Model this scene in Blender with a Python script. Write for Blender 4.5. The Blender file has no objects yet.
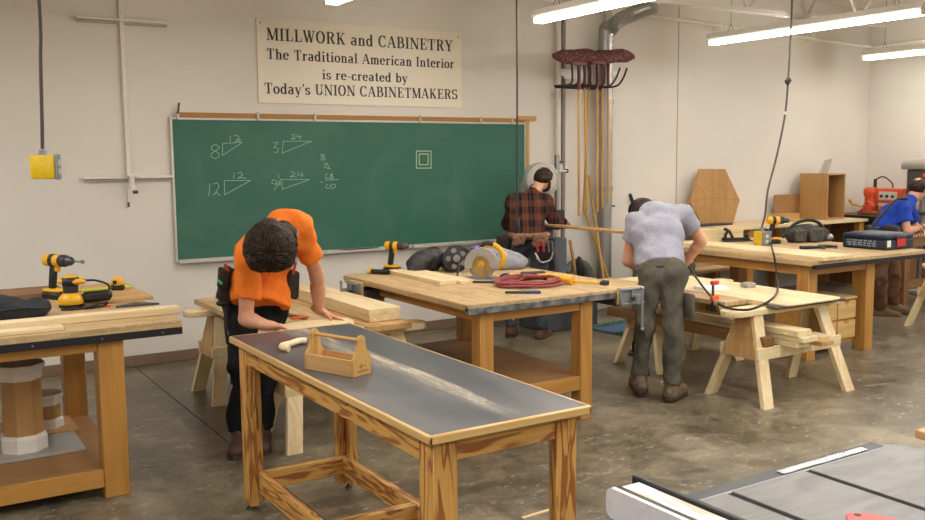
import bpy, bmesh, math, random
import numpy as np
from mathutils import Vector, Matrix, Euler
random.seed(7)
S = bpy.context.scene
COL = S.collection
PI = math.pi
R = math.radians

# ------------------------------------------------------------------ camera
F_PX, YAW, PITCH, ROLL, CAM_H = 919.46, 0.5600, 0.1107, -0.0091, 1.7308
fwd = Vector((math.sin(YAW)*math.cos(PITCH), math.cos(YAW)*math.cos(PITCH), -math.sin(PITCH)))
rt0 = Vector((math.cos(YAW), -math.sin(YAW), 0))
up0 = rt0.cross(fwd)
rt = math.cos(ROLL)*rt0 + math.sin(ROLL)*up0
up = -math.sin(ROLL)*rt0 + math.cos(ROLL)*up0
EYE = Vector((0, 0, CAM_H))
cd = bpy.data.cameras.new('camera'); cam = bpy.data.objects.new('camera', cd); COL.objects.link(cam)
cd.sensor_width = 36; cd.lens = F_PX*36/925; cd.clip_end = 100
m = Matrix((rt, up, -fwd)).transposed().to_4x4(); m.translation = EYE
cam.matrix_world = m
S.camera = cam

def at(px, py, **k):
    """world point where a sight line meets a plane x=, y= or z="""
    d = fwd*F_PX + rt*(px-462.5) - up*(py-260)
    (a, v), = k.items(); i = 'xyz'.index(a)
    return EYE + d*((v-EYE[i])/d[i])
def dp(px, py, depth):
    d = fwd*F_PX + rt*(px-462.5) - up*(py-260)
    return EYE + d*(depth/F_PX)

# ------------------------------------------------------------------ materials
def lin(c):
    if isinstance(c, str):
        c = [int(c[i:i+2], 16)/255 for i in (0, 2, 4)]
    return tuple((x/12.92 if x <= .04045 else ((x+.055)/1.055)**2.4) for x in c) + (1,)
def newmat(name):
    m = bpy.data.materials.new(name); m.use_nodes = True
    nt = m.node_tree; b = nt.nodes['Principled BSDF']
    return m, nt, b
def N(nt, t, **k):
    n = nt.nodes.new(t)
    for a, v in k.items(): setattr(n, a, v)
    return n
def ramp(nt, fac, stops):
    r = N(nt, 'ShaderNodeValToRGB'); e = r.color_ramp.elements
    while len(e) < len(stops): e.new(.5)
    for el, (p, c) in zip(e, stops): el.position = p; el.color = c if len(c) == 4 else lin(c)
    nt.links.new(fac, r.inputs[0]); return r.outputs[0]
def coords(nt, scale=(1, 1, 1), jitter=True):
    tc = N(nt, 'ShaderNodeTexCoord'); mp = N(nt, 'ShaderNodeMapping')
    mp.inputs['Scale'].default_value = scale
    if jitter:
        oi = N(nt, 'ShaderNodeObjectInfo'); vm = N(nt, 'ShaderNodeVectorMath', operation='SCALE')
        cx = N(nt, 'ShaderNodeCombineXYZ')
        for i in range(3): nt.links.new(oi.outputs['Random'], cx.inputs[i])
        nt.links.new(cx.outputs[0], vm.inputs[0]); vm.inputs['Scale'].default_value = 17.3
        nt.links.new(vm.outputs[0], mp.inputs['Location'])
    nt.links.new(tc.outputs['Object'], mp.inputs['Vector'])
    return mp.outputs[0]
def noise(nt, vec, scale=5, detail=3, dist=0, rough=.5):
    n = N(nt, 'ShaderNodeTexNoise'); nt.links.new(vec, n.inputs['Vector'])
    n.inputs['Scale'].default_value = scale; n.inputs['Detail'].default_value = detail
    n.inputs['Distortion'].default_value = dist; n.inputs['Roughness'].default_value = rough
    return n.outputs['Fac']
def math_(nt, op, a, b=None, c=None):
    n = N(nt, 'ShaderNodeMath', operation=op)
    for i, v in enumerate((a, b, c)):
        if v is None: continue
        if isinstance(v, (int, float)): n.inputs[i].default_value = v
        else: nt.links.new(v, n.inputs[i])
    return n.outputs[0]
def mixc(nt, fac, a, b, mode='MIX'):
    n = N(nt, 'ShaderNodeMix', data_type='RGBA', blend_type=mode)
    for i, v in ((0, fac), (6, a), (7, b)):
        if isinstance(v, (int, float)): n.inputs[i].default_value = v
        elif isinstance(v, (tuple, list)): n.inputs[i].default_value = v
        elif isinstance(v, str): n.inputs[i].default_value = lin(v)
        else: nt.links.new(v, n.inputs[i])
    return n.outputs[2]
def bump(nt, b, h, strength=.2, dist=.01):
    n = N(nt, 'ShaderNodeBump'); n.inputs['Strength'].default_value = strength; n.inputs['Distance'].default_value = dist
    nt.links.new(h, n.inputs['Height']); nt.links.new(n.outputs[0], b.inputs['Normal'])

_pc = {}
def plain(c, rough=.5, metal=0, var=.025, scale=30, spec=.5):
    """solid colour with slight mottling"""
    key = (c, rough, metal, var, scale)
    if key in _pc: return _pc[key]
    m, nt, b = newmat('paint_'+c)
    v = coords(nt); f = noise(nt, v, scale, 3)
    c0 = lin(c); lo = tuple(x*(1-var*2) for x in c0[:3])+(1,); hi = tuple(min(1, x*(1+var*2)) for x in c0[:3])+(1,)
    nt.links.new(ramp(nt, f, [(.3, lo), (.7, hi)]), b.inputs['Base Color'])
    b.inputs['Roughness'].default_value = rough; b.inputs['Metallic'].default_value = metal
    b.inputs['Specular IOR Level'].default_value = spec
    _pc[key] = m; return m
_wc = {}
def wood(kind, axis='x'):
    """kinds: (light, mid, dark, bold rings, ring strength, roughness)"""
    key = (kind, axis)
    if key in _wc: return _wc[key]
    light, mid, dark, freq, amt, rough = WOODS[kind]
    m, nt, b = newmat(kind+'_wood_'+axis)
    i = 'xyz'.index(axis); bold = kind == 'fir'
    sc = [19.]*3 if bold else [7.]*3; sc[i] = 2.3 if bold else .55
    v = coords(nt, sc)
    f = noise(nt, v, 1.0, 2, .6)
    rings = math_(nt, 'PINGPONG', math_(nt, 'MULTIPLY', f, float(freq)), 1.0)
    sc2 = [90., 90., 90.]; sc2[i] = 3.
    f2 = noise(nt, coords(nt, sc2), 1.0, 2)
    base = ramp(nt, f2, [(.25, mid), (.75, light)])
    rr = ramp(nt, rings, [(.45, (0, 0, 0, 1)), (.8 if bold else .95, (1, 1, 1, 1))])
    fac = math_(nt, 'MULTIPLY', rr, amt)
    col = mixc(nt, fac, base, lin(dark))
    if kind == 'worn':   # stains and chipped flakes of an old bench top
        bl = ramp(nt, noise(nt, coords(nt, (1, 1, 1)), 5, 5, .8, .65), [(.45, (0, 0, 0, 1)), (.68, (1, 1, 1, 1))])
        col = mixc(nt, math_(nt, 'MULTIPLY', bl, .45), col, '8f7a5c')
        fk = ramp(nt, noise(nt, coords(nt, (1, 1, 1)), 75, 3), [(.55, (0, 0, 0, 1)), (.66, (1, 1, 1, 1))])
        col = mixc(nt, math_(nt, 'MULTIPLY', fk, .35), col, 'dcc6a0')
    nt.links.new(col, b.inputs['Base Color'])
    b.inputs['Roughness'].default_value = rough
    bump(nt, b, f2, .06, .004)
    _wc[key] = m; return m
WOODS = {
    'fir':   ('d3a35a', 'c4914a', '8a4a22', 9, .85, .42),   # bold figured plywood of the front table
    'maple': ('d9b77c', 'cda768', 'a97c40', 8, .30, .4),
    'pine':  ('e8d5ac', 'dec697', 'c09b66', 7, .40, .55),
    'honey': ('bd8a45', 'b07c38', '875a22', 7, .35, .4),     # varnished bench legs
    'worn':  ('c9aa7c', 'b79768', '8a6a42', 10, .40, .6),     # bench tops
    'ply':   ('c9a06a', 'bb9058', '8d6233', 6, .35, .5),
    'brown': ('8a6239', '7a5430', '583817', 8, .4, .55),
    'hard':  ('a2784c', '956c42', '7b5530', 3, .25, .6),      # hardboard
    'oakcab': ('b88e58', 'ac824d', '8b6336', 5, .25, .45),
    'handle': ('c79c58', 'b98b49', '8f6430', 5, .25, .5),
}
def emit(name, c, s):
    m, nt, b = newmat(name)
    b.inputs['Emission Color'].default_value = lin(c); b.inputs['Emission Strength'].default_value = s
    b.inputs['Base Color'].default_value = lin('ffffff'); return m
STEEL = plain('9a9a98', .35, .9); DSTEEL = plain('55565a', .45, .7); BLACK = plain('1a1a1c', .5); RUBBER = plain('141414', .7)
YEL = plain('e0a813', .4); GREYM = plain('8a8b8d', .45, .3); WHITE = plain('e6e2da', .5)

# ------------------------------------------------------------------ mesh builder
ROOT = {}
class MB:
    def __init__(s): s.bm = bmesh.new()
    def _tf(s, vs, M):
        bmesh.ops.transform(s.bm, matrix=M, verts=vs)
    def box(s, lo, hi, bev=0.0, rot=None, seg=1):
        lo = Vector(lo); hi = Vector(hi); c = (lo+hi)/2; d = hi-lo
        g = bmesh.ops.create_cube(s.bm, size=1); vs = g['verts']
        for v in vs: v.co = Vector((v.co.x*d.x, v.co.y*d.y, v.co.z*d.z))
        if bev:
            es = list({e for v in vs for e in v.link_edges})
            r = bmesh.ops.bevel(s.bm, geom=es, offset=bev, segments=seg, affect='EDGES', profile=.5)
            vs = list({v for f in r['faces'] for v in f.verts} | {v for v in vs if v.is_valid})
        M = Matrix.Translation(c)
        if rot is not None: M = M @ rot
        s._tf(vs, M); return s
    def bar(s, a, b, w, t, upv=(0, 0, 1), bev=0.0):
        """rectangular board from a to b; w across, t along upv"""
        a = Vector(a); b = Vector(b); x = (b-a); L = x.length; x.normalize()
        z = Vector(upv); z = (z-x*z.dot(x)).normalized(); y = z.cross(x)
        M = Matrix((x, y, z)).transposed()
        return s.box(Vector((a+b)/2)-Vector((L, w, t))/2, Vector((a+b)/2)+Vector((L, w, t))/2, bev, M.to_4x4())
    def cyl(s, a, b, r, r2=None, n=16):
        a = Vector(a); b = Vector(b); r2 = r if r2 is None else r2
        return s.tube([a, b], [r, r2], n)
    def tube(s, pts, r, n=8, closed=False):
        pts = [Vector(p) for p in pts]; k = len(pts)
        rs = r if isinstance(r, (list, tuple)) else [r]*k
        rings = []; prev = None
        for i, p in enumerate(pts):
            if closed: t = pts[(i+1) % k]-pts[i-1]
            else: t = pts[min(i+1, k-1)]-pts[max(i-1, 0)]
            if t.length < 1e-9: t = Vector((0, 0, 1))
            t.normalize()
            if prev is None:
                u = t.orthogonal().normalized()
            else:
                u = prev-t*prev.dot(t)
                u = u.normalized() if u.length > 1e-6 else t.orthogonal().normalized()
            prev = u; w = t.cross(u)
            rings.append([s.bm.verts.new(p+(u*math.cos(2*PI*j/n)+w*math.sin(2*PI*j/n))*rs[i]) for j in range(n)])
        for i in range(k if closed else k-1):
            A, B = rings[i], rings[(i+1) % k]
            for j in range(n):
                s.bm.faces.new((A[j], A[(j+1) % n], B[(j+1) % n], B[j]))
        if not closed:
            s.bm.faces.new(rings[0][::-1]); s.bm.faces.new(rings[-1])
        return s
    def lathe(s, prof, c=(0, 0, 0), axis=(0, 0, 1), n=24, phase=0):
        c = Vector(c); z = Vector(axis).normalized(); x = z.orthogonal().normalized(); y = z.cross(x)
        if abs(z.z) > .99: x = Vector((1, 0, 0)); y = z.cross(x)
        rings = []
        for r, h in prof:
            rings.append([s.bm.verts.new(c+z*h+(x*math.cos(2*PI*(j+phase)/n)+y*math.sin(2*PI*(j+phase)/n))*max(r, 1e-4)) for j in range(n)])
        for A, B in zip(rings, rings[1:]):
            for j in range(n): s.bm.faces.new((A[j], A[(j+1) % n], B[(j+1) % n], B[j]))
        s.bm.faces.new(rings[0][::-1]); s.bm.faces.new(rings[-1]); return s
    def prism(s, poly, M, t, bev=0.0):
        """2D polygon (x,y) extruded by t along z then moved by M"""
        a = [s.bm.verts.new((p[0], p[1], 0)) for p in poly]; b = [s.bm.verts.new((p[0], p[1], t)) for p in poly]
        n = len(poly); s.bm.faces.new(a[::-1]); s.bm.faces.new(b)
        for i in range(n): s.bm.faces.new((a[i], a[(i+1) % n], b[(i+1) % n], b[i]))
        vs = a+b
        if bev:
            es = list({e for f in (a[0].link_faces[0],) for e in f.edges})
            es = [e for e in {e for v in vs for e in v.link_edges}]
            r = bmesh.ops.bevel(s.bm, geom=es, offset=bev, segments=1, affect='EDGES')
            vs = list({v for f in r['faces'] for v in f.verts} | {v for v in vs if v.is_valid})
        s._tf(vs, M); return s
    def ell(s, c, r, rot=None, u=16, v=10):
        g = bmesh.ops.create_uvsphere(s.bm, u_segments=u, v_segments=v, radius=1)
        r = Vector((r, r, r)) if isinstance(r, (int, float)) else Vector(r)
        M = Matrix.Translation(Vector(c)) @ (rot if rot is not None else Matrix.Identity(4)) @ Matrix.Diagonal((r.x, r.y, r.z, 1))
        s._tf(g['verts'], M); return s
    def disp(s, f):
        for v in s.bm.verts: v.co += Vector(f(v.co))
        return s
    def build(s, name, mat, parent=None, world=True, smooth=40):
        bmesh.ops.recalc_face_normals(s.bm, faces=s.bm.faces)
        me = bpy.data.meshes.new(name)
        if parent is not None:
            if world:
                s._tf(s.bm.verts, ROOT[parent.name].inverted())
        s.bm.to_mesh(me); s.bm.free()
        if smooth:
            me.shade_smooth(); me.set_sharp_from_angle(angle=R(smooth))
        if mat: me.materials.append(mat)
        o = bpy.data.objects.new(name, me); COL.objects.link(o)
        if parent is not None:
            o.parent = parent; ROOT[o.name] = ROOT[parent.name]
        else: ROOT[o.name] = Matrix.Identity(4)
        return o
    def single(s, name, mat, label, cat, group=None, smooth=40):
        """a thing of one mesh; its origin at the middle of its base"""
        xs = [v.co for v in s.bm.verts]
        lo = Vector(map(min, zip(*xs))); hi = Vector(map(max, zip(*xs)))
        o0 = Vector(((lo.x+hi.x)/2, (lo.y+hi.y)/2, lo.z))
        s._tf(s.bm.verts, Matrix.Translation(-o0))
        o = s.build(name, mat, None, smooth=smooth); o.location = o0; ROOT[o.name] = Matrix.Translation(o0)
        return tag(o, label, cat, group)
def tag(o, label, cat, group=None):
    o['label'] = label; o['category'] = cat
    if group: o['group'] = group
    return o
def thing(name, label, cat, loc=(0, 0, 0), rz=0, group=None):
    o = bpy.data.objects.new(name, None); COL.objects.link(o); o.empty_display_size = .1
    o.location = loc; o.rotation_euler = (0, 0, rz)
    ROOT[o.name] = Matrix.Translation(Vector(loc)) @ Matrix.Rotation(rz, 4, 'Z')
    return tag(o, label, cat, group)
def struct(name, mb, mat, **k):
    o = mb.build(name, mat, **k); o['kind'] = 'structure'; return o
def kids(o): return [c for c in bpy.data.objects if c.parent == o]
def dup(o, loc=None, rz=None, label=None, parent=None):
    c = o.copy(); COL.objects.link(c)
    if parent is not None: c.parent = parent
    if loc is not None: c.location = loc
    if rz is not None: c.rotation_euler = (0, 0, rz)
    if label: c['label'] = label
    for k in kids(o): dup(k, parent=c)
    return c
def frame(o, x, y, z):
    """matrix with given axes and origin"""
    M = Matrix((Vector(x), Vector(y), Vector(z))).transposed().to_4x4(); M.translation = Vector(o); return M
def smoothpath(pts, n=6):
    pts = [Vector(p) for p in pts]; out = []
    P = [pts[0]*2-pts[1]]+pts+[pts[-1]*2-pts[-2]]
    for i in range(1, len(P)-2):
        a, b, c, d = P[i-1:i+3]
        for j in range(n):
            t = j/n
            out.append(.5*((2*b)+(c-a)*t+(2*a-5*b+4*c-d)*t*t+(3*b-a-3*c+d)*t**3))
    out.append(pts[-1]); return out
# ------------------------------------------------------------------ soft shapes: blended distance fields, meshed by surface nets
class SDF:
    def __init__(s, lo, hi, h):
        s.lo = np.array(lo, float); s.h = h
        s.n = np.ceil((np.array(hi, float)-s.lo)/h).astype(int)+1
        s.f = np.full(s.n, .25, np.float32)
    def _sub(s, lo, hi, m):
        a = np.clip(np.floor((np.array(lo)-m-s.lo)/s.h).astype(int), 0, s.n-1); b = np.clip(np.ceil((np.array(hi)+m-s.lo)/s.h).astype(int)+1, 1, s.n)
        if np.any(b <= a): return None, None
        g = [s.lo[i]+s.h*np.arange(a[i], b[i], dtype=np.float32) for i in range(3)]
        X = np.stack(np.meshgrid(*g, indexing='ij'), -1)
        return tuple(slice(a[i], b[i]) for i in range(3)), X
    def _mix(s, sl, d, k):
        a = s.f[sl]
        if k > 0:
            h = np.maximum(k-np.abs(a-d), 0)/k; s.f[sl] = np.minimum(a, d)-h*h*k*.25
        else: s.f[sl] = np.minimum(a, d)
    def cap(s, a, b, ra, rb, k=.02, u=None, fl=1.0, cut=0):
        """tapered capsule; u, fl: widened fl times along u; cut: 1 flat at b, 2 flat at a, 3 both"""
        a = np.array(a, float); b = np.array(b, float); r = max(ra, rb)*max(fl, 1.0)
        sl, X = s._sub(np.minimum(a, b)-r, np.maximum(a, b)+r, k+2*s.h)
        if sl is None: return s
        ab = b-a; L = np.linalg.norm(ab)+1e-9
        pa = X-a; tt = (pa@(ab/L))/L
        t = np.clip(tt, 0, 1)
        d = pa-t[..., None]*ab
        if u is not None:
            u = np.array(u, float); u = u-ab/L*(u@ab/L) if cut else u; u /= np.linalg.norm(u)
            d = d-(d@u)[..., None]*u*(1-1/fl)
        D = np.linalg.norm(d, axis=-1)-(ra+(rb-ra)*t)
        if cut & 1: D = np.maximum(D, (tt-1)*L)
        if cut & 2: D = np.maximum(D, -tt*L)
        s._mix(sl, D, k); return s
    def ell(s, c, r, k=.02, rot=None):
        c = np.array(c, float); r = np.array([r]*3 if np.isscalar(r) else r, float); m = r.max()
        sl, X = s._sub(c-m, c+m, k+2*s.h)
        if sl is None: return s
        p = X-c
        if rot is not None: p = p@np.array(rot)       # columns = ellipsoid axes
        q = p/r; n = np.linalg.norm(q, axis=-1); g = np.linalg.norm(q/r, axis=-1)+1e-6
        s._mix(sl, n*(n-1)/g, k); return s
    def carve(s, c, r, k=.01, rot=None):
        t = SDF(s.lo, s.lo+(s.n-1)*s.h, s.h); t.n = s.n; t.f = np.full(s.n, .25, np.float32); t.ell(c, r, 0, rot)
        s.f = np.maximum(s.f, -t.f); return s
    def grid(s):
        g = [s.lo[i]+s.h*np.arange(s.n[i], dtype=np.float32) for i in range(3)]
        return np.meshgrid(*g, indexing='ij', sparse=True)
    def noise(s, amp, fr, seed=1):
        rs = np.random.RandomState(seed+int(fr)); X, Y, Z = s.grid(); d = 0
        for i in range(4):
            v = rs.normal(size=3); v /= np.linalg.norm(v); ph = rs.rand()*6
            d = d+np.sin(fr*(v[0]*X+v[1]*Y+v[2]*Z)+ph+1.5*np.sin(fr*.37*(v[1]*X+v[2]*Y-v[0]*Z)+ph*2))
        s.f += (amp*.5*d).astype(np.float32); return s
    def halfspace(s, p, n):
        X, Y, Z = s.grid(); n = np.array(n, float); n /= np.linalg.norm(n)
        s.f = np.maximum(s.f, ((X-p[0])*n[0]+(Y-p[1])*n[1]+(Z-p[2])*n[2]).astype(np.float32)); return s
    def into(s, bm):
        f = s.f.copy()
        f[0], f[-1], f[:, 0], f[:, -1], f[:, :, 0], f[:, :, -1] = [.1]*6
        neg = f < 0; n = f.shape
        acc = np.zeros([x-1 for x in n]+[3], np.float32); cnt = np.zeros([x-1 for x in n], np.float32)
        E_ = []
        for ax in range(3):
            a = [slice(None)]*3; b = [slice(None)]*3; a[ax] = slice(0, -1); b[ax] = slice(1, None); a = tuple(a); b = tuple(b)
            I = np.argwhere(neg[a] != neg[b])
            fa = f[a][tuple(I.T)]; fb = f[b][tuple(I.T)]; t = fa/(fa-fb)
            P = I.astype(np.float32); P[:, ax] += t
            o1, o2 = [i for i in range(3) if i != ax]
            for d1 in (0, -1):
                for d2 in (0, -1):
                    J = I.copy(); J[:, o1] += d1; J[:, o2] += d2
                    np.add.at(acc, tuple(J.T), P); np.add.at(cnt, tuple(J.T), 1)
            E_.append((ax, o1, o2, I, neg[a][tuple(I.T)]))
        act = np.argwhere(cnt > 0); idx = -np.ones(cnt.shape, int); idx[tuple(act.T)] = np.arange(len(act))
        V = acc[tuple(act.T)]/cnt[tuple(act.T)][:, None]*s.h+s.lo
        vs = [bm.verts.new(v) for v in V.tolist()]
        for ax, o1, o2, I, ng in E_:
            Q = []
            for d1, d2 in ((0, 0), (-1, 0), (-1, -1), (0, -1)):
                J = I.copy(); J[:, o1] += d1; J[:, o2] += d2; Q.append(idx[tuple(J.T)])
            Q = np.stack(Q, -1)
            flip = ng ^ (ax == 1)
            Q[~flip] = Q[~flip][:, ::-1]
            for q in Q.tolist():
                try: bm.faces.new([vs[i] for i in q])
                except ValueError: pass
        return s
# ================================================================== the setting
W = 7.957; XR = 11.68; XL = -3.2; YF = -4.5; ZC = 3.72
# wall paint
wallm, nt, b = newmat('wall_paint'); v = coords(nt, jitter=False)
c = ramp(nt, noise(nt, v, 1.3, 4), [(.3, 'd8d2c8'), (.7, 'e0dad0')])
nt.links.new(c, b.inputs['Base Color']); b.inputs['Roughness'].default_value = .75
bump(nt, b, noise(nt, v, 140, 2), .08, .003)
# concrete floor: mottled, sealed, chalky scuffs
flm, nt, b = newmat('sealed_concrete'); v = coords(nt, jitter=False)
n1 = noise(nt, v, .9, 6, .6, .6); n2 = noise(nt, v, 5.5, 5, 1.2, .65); n3 = noise(nt, coords(nt, (1.2, 3.2, 1), False), 3.0, 6, 2.2, .62)
base = ramp(nt, math_(nt, 'ADD', math_(nt, 'MULTIPLY', n1, .55), math_(nt, 'MULTIPLY', n2, .45)),
            [(.38, '4c4434'), (.5, '6f6450'), (.60, '8d816b')])
scuff = ramp(nt, n3, [(.52, (0, 0, 0, 1)), (.64, (1, 1, 1, 1))])
fine = ramp(nt, noise(nt, coords(nt, (1, 2.2, 1), False), 16, 5, 1.6, .7), [(.52, (0, 0, 0, 1)), (.66, (1, 1, 1, 1))])
sf = math_(nt, 'MULTIPLY', math_(nt, 'MULTIPLY', scuff, fine), .95)
col = mixc(nt, sf, base, 'c9c0ad')
nt.links.new(col, b.inputs['Base Color'])
rr = N(nt, 'ShaderNodeMapRange'); nt.links.new(n2, rr.inputs[0]); rr.inputs[3].default_value = .22; rr.inputs[4].default_value = .5
nt.links.new(rr.outputs[0], b.inputs['Roughness']); b.inputs['Specular IOR Level'].default_value = .42
bump(nt, b, n2, .05, .01)
ceilm = plain('e2ddd4', .8); basem = plain('7d6651', .6)

struct('floor', MB().box((XL-.2, YF-.2, -.2), (XR+.2, W+.2, 0)), flm, smooth=0)
struct('ceiling', MB().box((XL-.2, YF-.2, ZC), (XR+.2, W+.2, ZC+.2)), ceilm, smooth=0)
struct('wall_back', MB().box((XL-.2, W, 0), (XR+.2, W+.2, ZC)), wallm, smooth=0)
struct('wall_right', MB().box((XR, YF-.2, 0), (XR+.2, W, ZC)), wallm, smooth=0)
struct('wall_left', MB().box((XL-.2, YF-.2, 0), (XL, W, ZC)), wallm, smooth=0)
struct('wall_front', MB().box((XL, YF-.2, 0), (XR, YF, ZC)), wallm, smooth=0)
struct('baseboard_back', MB().box((XL, W-.012, 0), (6.2, W, .095), .004), basem)
struct('baseboard_right', MB().box((XR-.012, YF, 0), (XR, W-.02, .095), .004), basem)
struct('trim_1', MB().box((8.0, W-.004, 0), (8.012, W, ZC)), plain('a99d90', .7))
struct('trim_2', MB().box((6.30, W-.03, 0), (6.82, W, ZC), .004), wallm)
# saw-cut joints in the slab
jm = plain('3b352b', .8)
j = MB(); jx = at(138, 370, z=0).x; j.box((jx, YF, .0), (jx+.008, W-.02, .0012))
struct('trim_3', j, jm, smooth=0)

# ------------------------------------------------------------------ ceiling steel
steelw = plain('cfc7bc', .6)
def joist(y, x0, x1, label):
    t = thing('roof_joist', label, 'roof joist', (x0, y, 3.05), group='open web roof joists')
    mb = MB()
    for dy in (-.03, .01): mb.box((x0+.0, y+dy, 3.05), (x1-2.6, y+dy+.02, 3.09), .002)
    mb.build('bottom_chord', steelw, t)
    mb = MB()
    for dy in (-.03, .01): mb.box((x0, y+dy, ZC-.07), (x1, y+dy+.02, ZC-.02), .002)
    mb.build('top_chord', steelw, t)
    mb = MB(); x = x0; k = 0
    while x < x1-2.7:
        a = (x, y, 3.07) if k % 2 == 0 else (x, y, ZC-.05)
        b_ = (x+.42, y, ZC-.05) if k % 2 == 0 else (x+.42, y, 3.07)
        mb.bar(a, b_, .025, .025, (0, 1, 0)); x += .42; k += 1
    mb.bar((x1-2.75, y, 3.07), (x1-1.0, y, ZC-.06), .03, .03, (0, 1, 0))
    mb.build('web_bars', steelw, t)
joist(6.0, XL+.05, XR-.02, 'white open-web steel roof joist running above the hanging lights')
joist(3.9, XL+.05, XR-.02, 'white open-web steel roof joist overhead, nearest the camera')
# sprinkler / gas pipe along the walls
def run(a, b_): return MB().tube([a, b_], .021, 10)
pm = plain('e3dcd0', .5)
t = thing('ceiling_pipe', 'cream painted pipe running high along the back wall and around the corner', 'pipe', (9, 7.86, 3.18))
mb = MB().tube(smoothpath([(5.0, 7.86, 3.40), (7.4, 7.86, 3.31), (11.4, 7.86, 3.19), (11.55, 7.8, 3.185), (11.6, 7.6, 3.19), (11.6, 3.0, 3.26)], 5), .022, 10)
mb.build('pipe', pm, t)
mb = MB()
for x in (6.9, 8.6, 10.3): MB().box((x-.015, 7.84, 3.20), (x+.015, W-.002, 3.36 if x < 8 else 3.30), .002).build('pipe_bracket', pm, t)

# ------------------------------------------------------------------ fluorescent lights
tubem = emit('lit_tube', 'fffaf2', 30.0)
housem = plain('e8e2d8', .5)
def fixture(x, y1, label, L=2.44, z=2.94):
    t = thing('strip_light', label, 'strip light', (x, y1-L/2, z), group='hanging fluorescent strip lights')
    # long trough housing
    prof = [(-.055, .0), (.055, .0), (.075, .02), (.05, .075), (-.05, .075), (-.075, .02)]
    M = frame((x, y1-L, z+.012), (1, 0, 0), (0, 0, 1), (0, 1, 0))
    MB().prism(prof, M, L).build('housing', housem, t)
    for dx in (-.034, .034):
        MB().cyl((x+dx, y1-L+.035, z-.008), (x+dx, y1-.035, z-.008), .019, n=10).build('tube', tubem, t)
    for y in (y1-L+.012, y1-.012):
        MB().box((x-.062, y-.014, z-.03), (x+.062, y+.014, z+.02), .004).build('lamp_holder', housem, t)
    for y in (y1-.28, y1-L+.28):
        mb = MB()
        mb.tube([(x-.045, y, z+.085), (x, y, z+.17), (x, y, ZC-.02)], .003, 6); mb.tube([(x+.045, y, z+.085), (x, y, z+.17)], .003, 6)
        mb.build('hanger', DSTEEL, t)
fixture(7.66, 7.14, 'hanging fluorescent strip light in the middle, above the drop cord with the yellow outlet')
fixture(5.03, 6.73, 'hanging fluorescent strip light cut off by the top edge, above the brooms')
fixture(10.63, 7.33, 'hanging fluorescent strip light at the far right, near the corner of the room')
_e = at(331, 1.5, z=2.94)
fixture(_e.x, _e.y, 'hanging fluorescent strip light just showing at the top edge above the sign')
# the rest of the lamp rows, overhead and behind the camera
def lamp(x, y, e, sx=.35, sy=2.4, z=2.9):
    l = bpy.data.lights.new('ceiling_lamp', 'AREA'); l.shape = 'RECTANGLE'; l.size = sx; l.size_y = sy
    l.energy = e; l.color = (1, .985, .955)
    o = bpy.data.objects.new('ceiling_lamp', l); COL.objects.link(o); o.location = (x, y, z)
LE = 46
for (x, y) in [(-.8, 5.6), (2.1, 2.0), (5.03, 2.6), (7.66, 2.2), (10.88, 3.6), (-.8, 2.0), (2.1, -1.6), (5.03, -1.0), (7.66, -1.6), (-.8, -1.6), (10.88, 0)]:
    lamp(x, y, LE)
w = bpy.data.worlds.new('world'); S.world = w; w.use_nodes = True
w.node_tree.nodes['Background'].inputs[0].default_value = (.9, .92, 1, 1); w.node_tree.nodes['Background'].inputs[1].default_value = .3
S.view_settings.view_transform = 'Standard'; S.view_settings.look = 'None'; S.view_settings.gamma = 1
S.view_settings.use_curve_mapping = False; S.view_settings.exposure = 0.38

# ================================================================== things on the back wall
# ---- chalkboard
bx0, bx1, bz0, bz1 = 2.097, 5.757, .883, 2.073
boardm, nt, b = newmat('chalkboard_green'); v = coords(nt, jitter=False)
gx = N(nt, 'ShaderNodeTexBrick'); gx.offset = 0; nt.links.new(N(nt, 'ShaderNodeTexCoord').outputs['Object'], gx.inputs['Vector'])
mp = N(nt, 'ShaderNodeMapping'); mp.inputs['Rotation'].default_value = (PI/2, 0, 0); tcn = N(nt, 'ShaderNodeTexCoord')
nt.links.new(tcn.outputs['Object'], mp.inputs['Vector']); nt.links.new(mp.outputs[0], gx.inputs['Vector'])
gx.inputs['Scale'].default_value = 1; gx.inputs['Brick Width'].default_value = .0508; gx.inputs['Row Height'].default_value = .0508
gx.inputs['Mortar Size'].default_value = .0022; gx.inputs['Color1'].default_value = lin('2a6350'); gx.inputs['Color2'].default_value = lin('2a6350'); gx.inputs['Mortar'].default_value = lin('275f4c')
dust = ramp(nt, noise(nt, v, 1.6, 5, 1.0), [(.45, (0, 0, 0, 1)), (.75, (1, 1, 1, 1))])
nt.links.new(mixc(nt, math_(nt, 'MULTIPLY', dust, .16), gx.outputs[0], '7f9c8c'), b.inputs['Base Color']); b.inputs['Roughness'].default_value = .6
t = thing('chalkboard', 'long green chalkboard with chalk triangles, hanging on the back wall', 'chalkboard', ((bx0+bx1)/2, W-.02, bz0))
MB().box((bx0, W-.022, bz0), (bx1, W, bz1)).build('writing_surface', boardm, t, smooth=0)
alum = plain('c9c4ba', .4, .3)
mb = MB()
mb.box((bx0-.022, W-.03, bz0-.02), (bx0, W, bz1+.02), .003); mb.box((bx1, W-.03, bz0-.02), (bx1+.022, W, bz1+.02), .003)
mb.box((bx0, W-.03, bz1), (bx1, W, bz1+.02), .003); mb.box((bx0, W-.03, bz0-.02), (bx1, W, bz0), .003)
mb.build('board_frame', alum, t)
mb = MB(); mb.box((bx0, W-.075, bz0-.03), (bx1, W-.03, bz0-.018), .003); mb.box((bx0, W-.078, bz0-.03), (bx1, W-.072, bz0-.008), .002)
mb.build('chalk_tray', alum, t)
mb = MB(); mb.box((bx0+.06, W-.034, bz1+.02), (bx1+.0, W, bz1+.062), .003); mb.build('tack_rail', plain('a97b45', .8), t)
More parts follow.
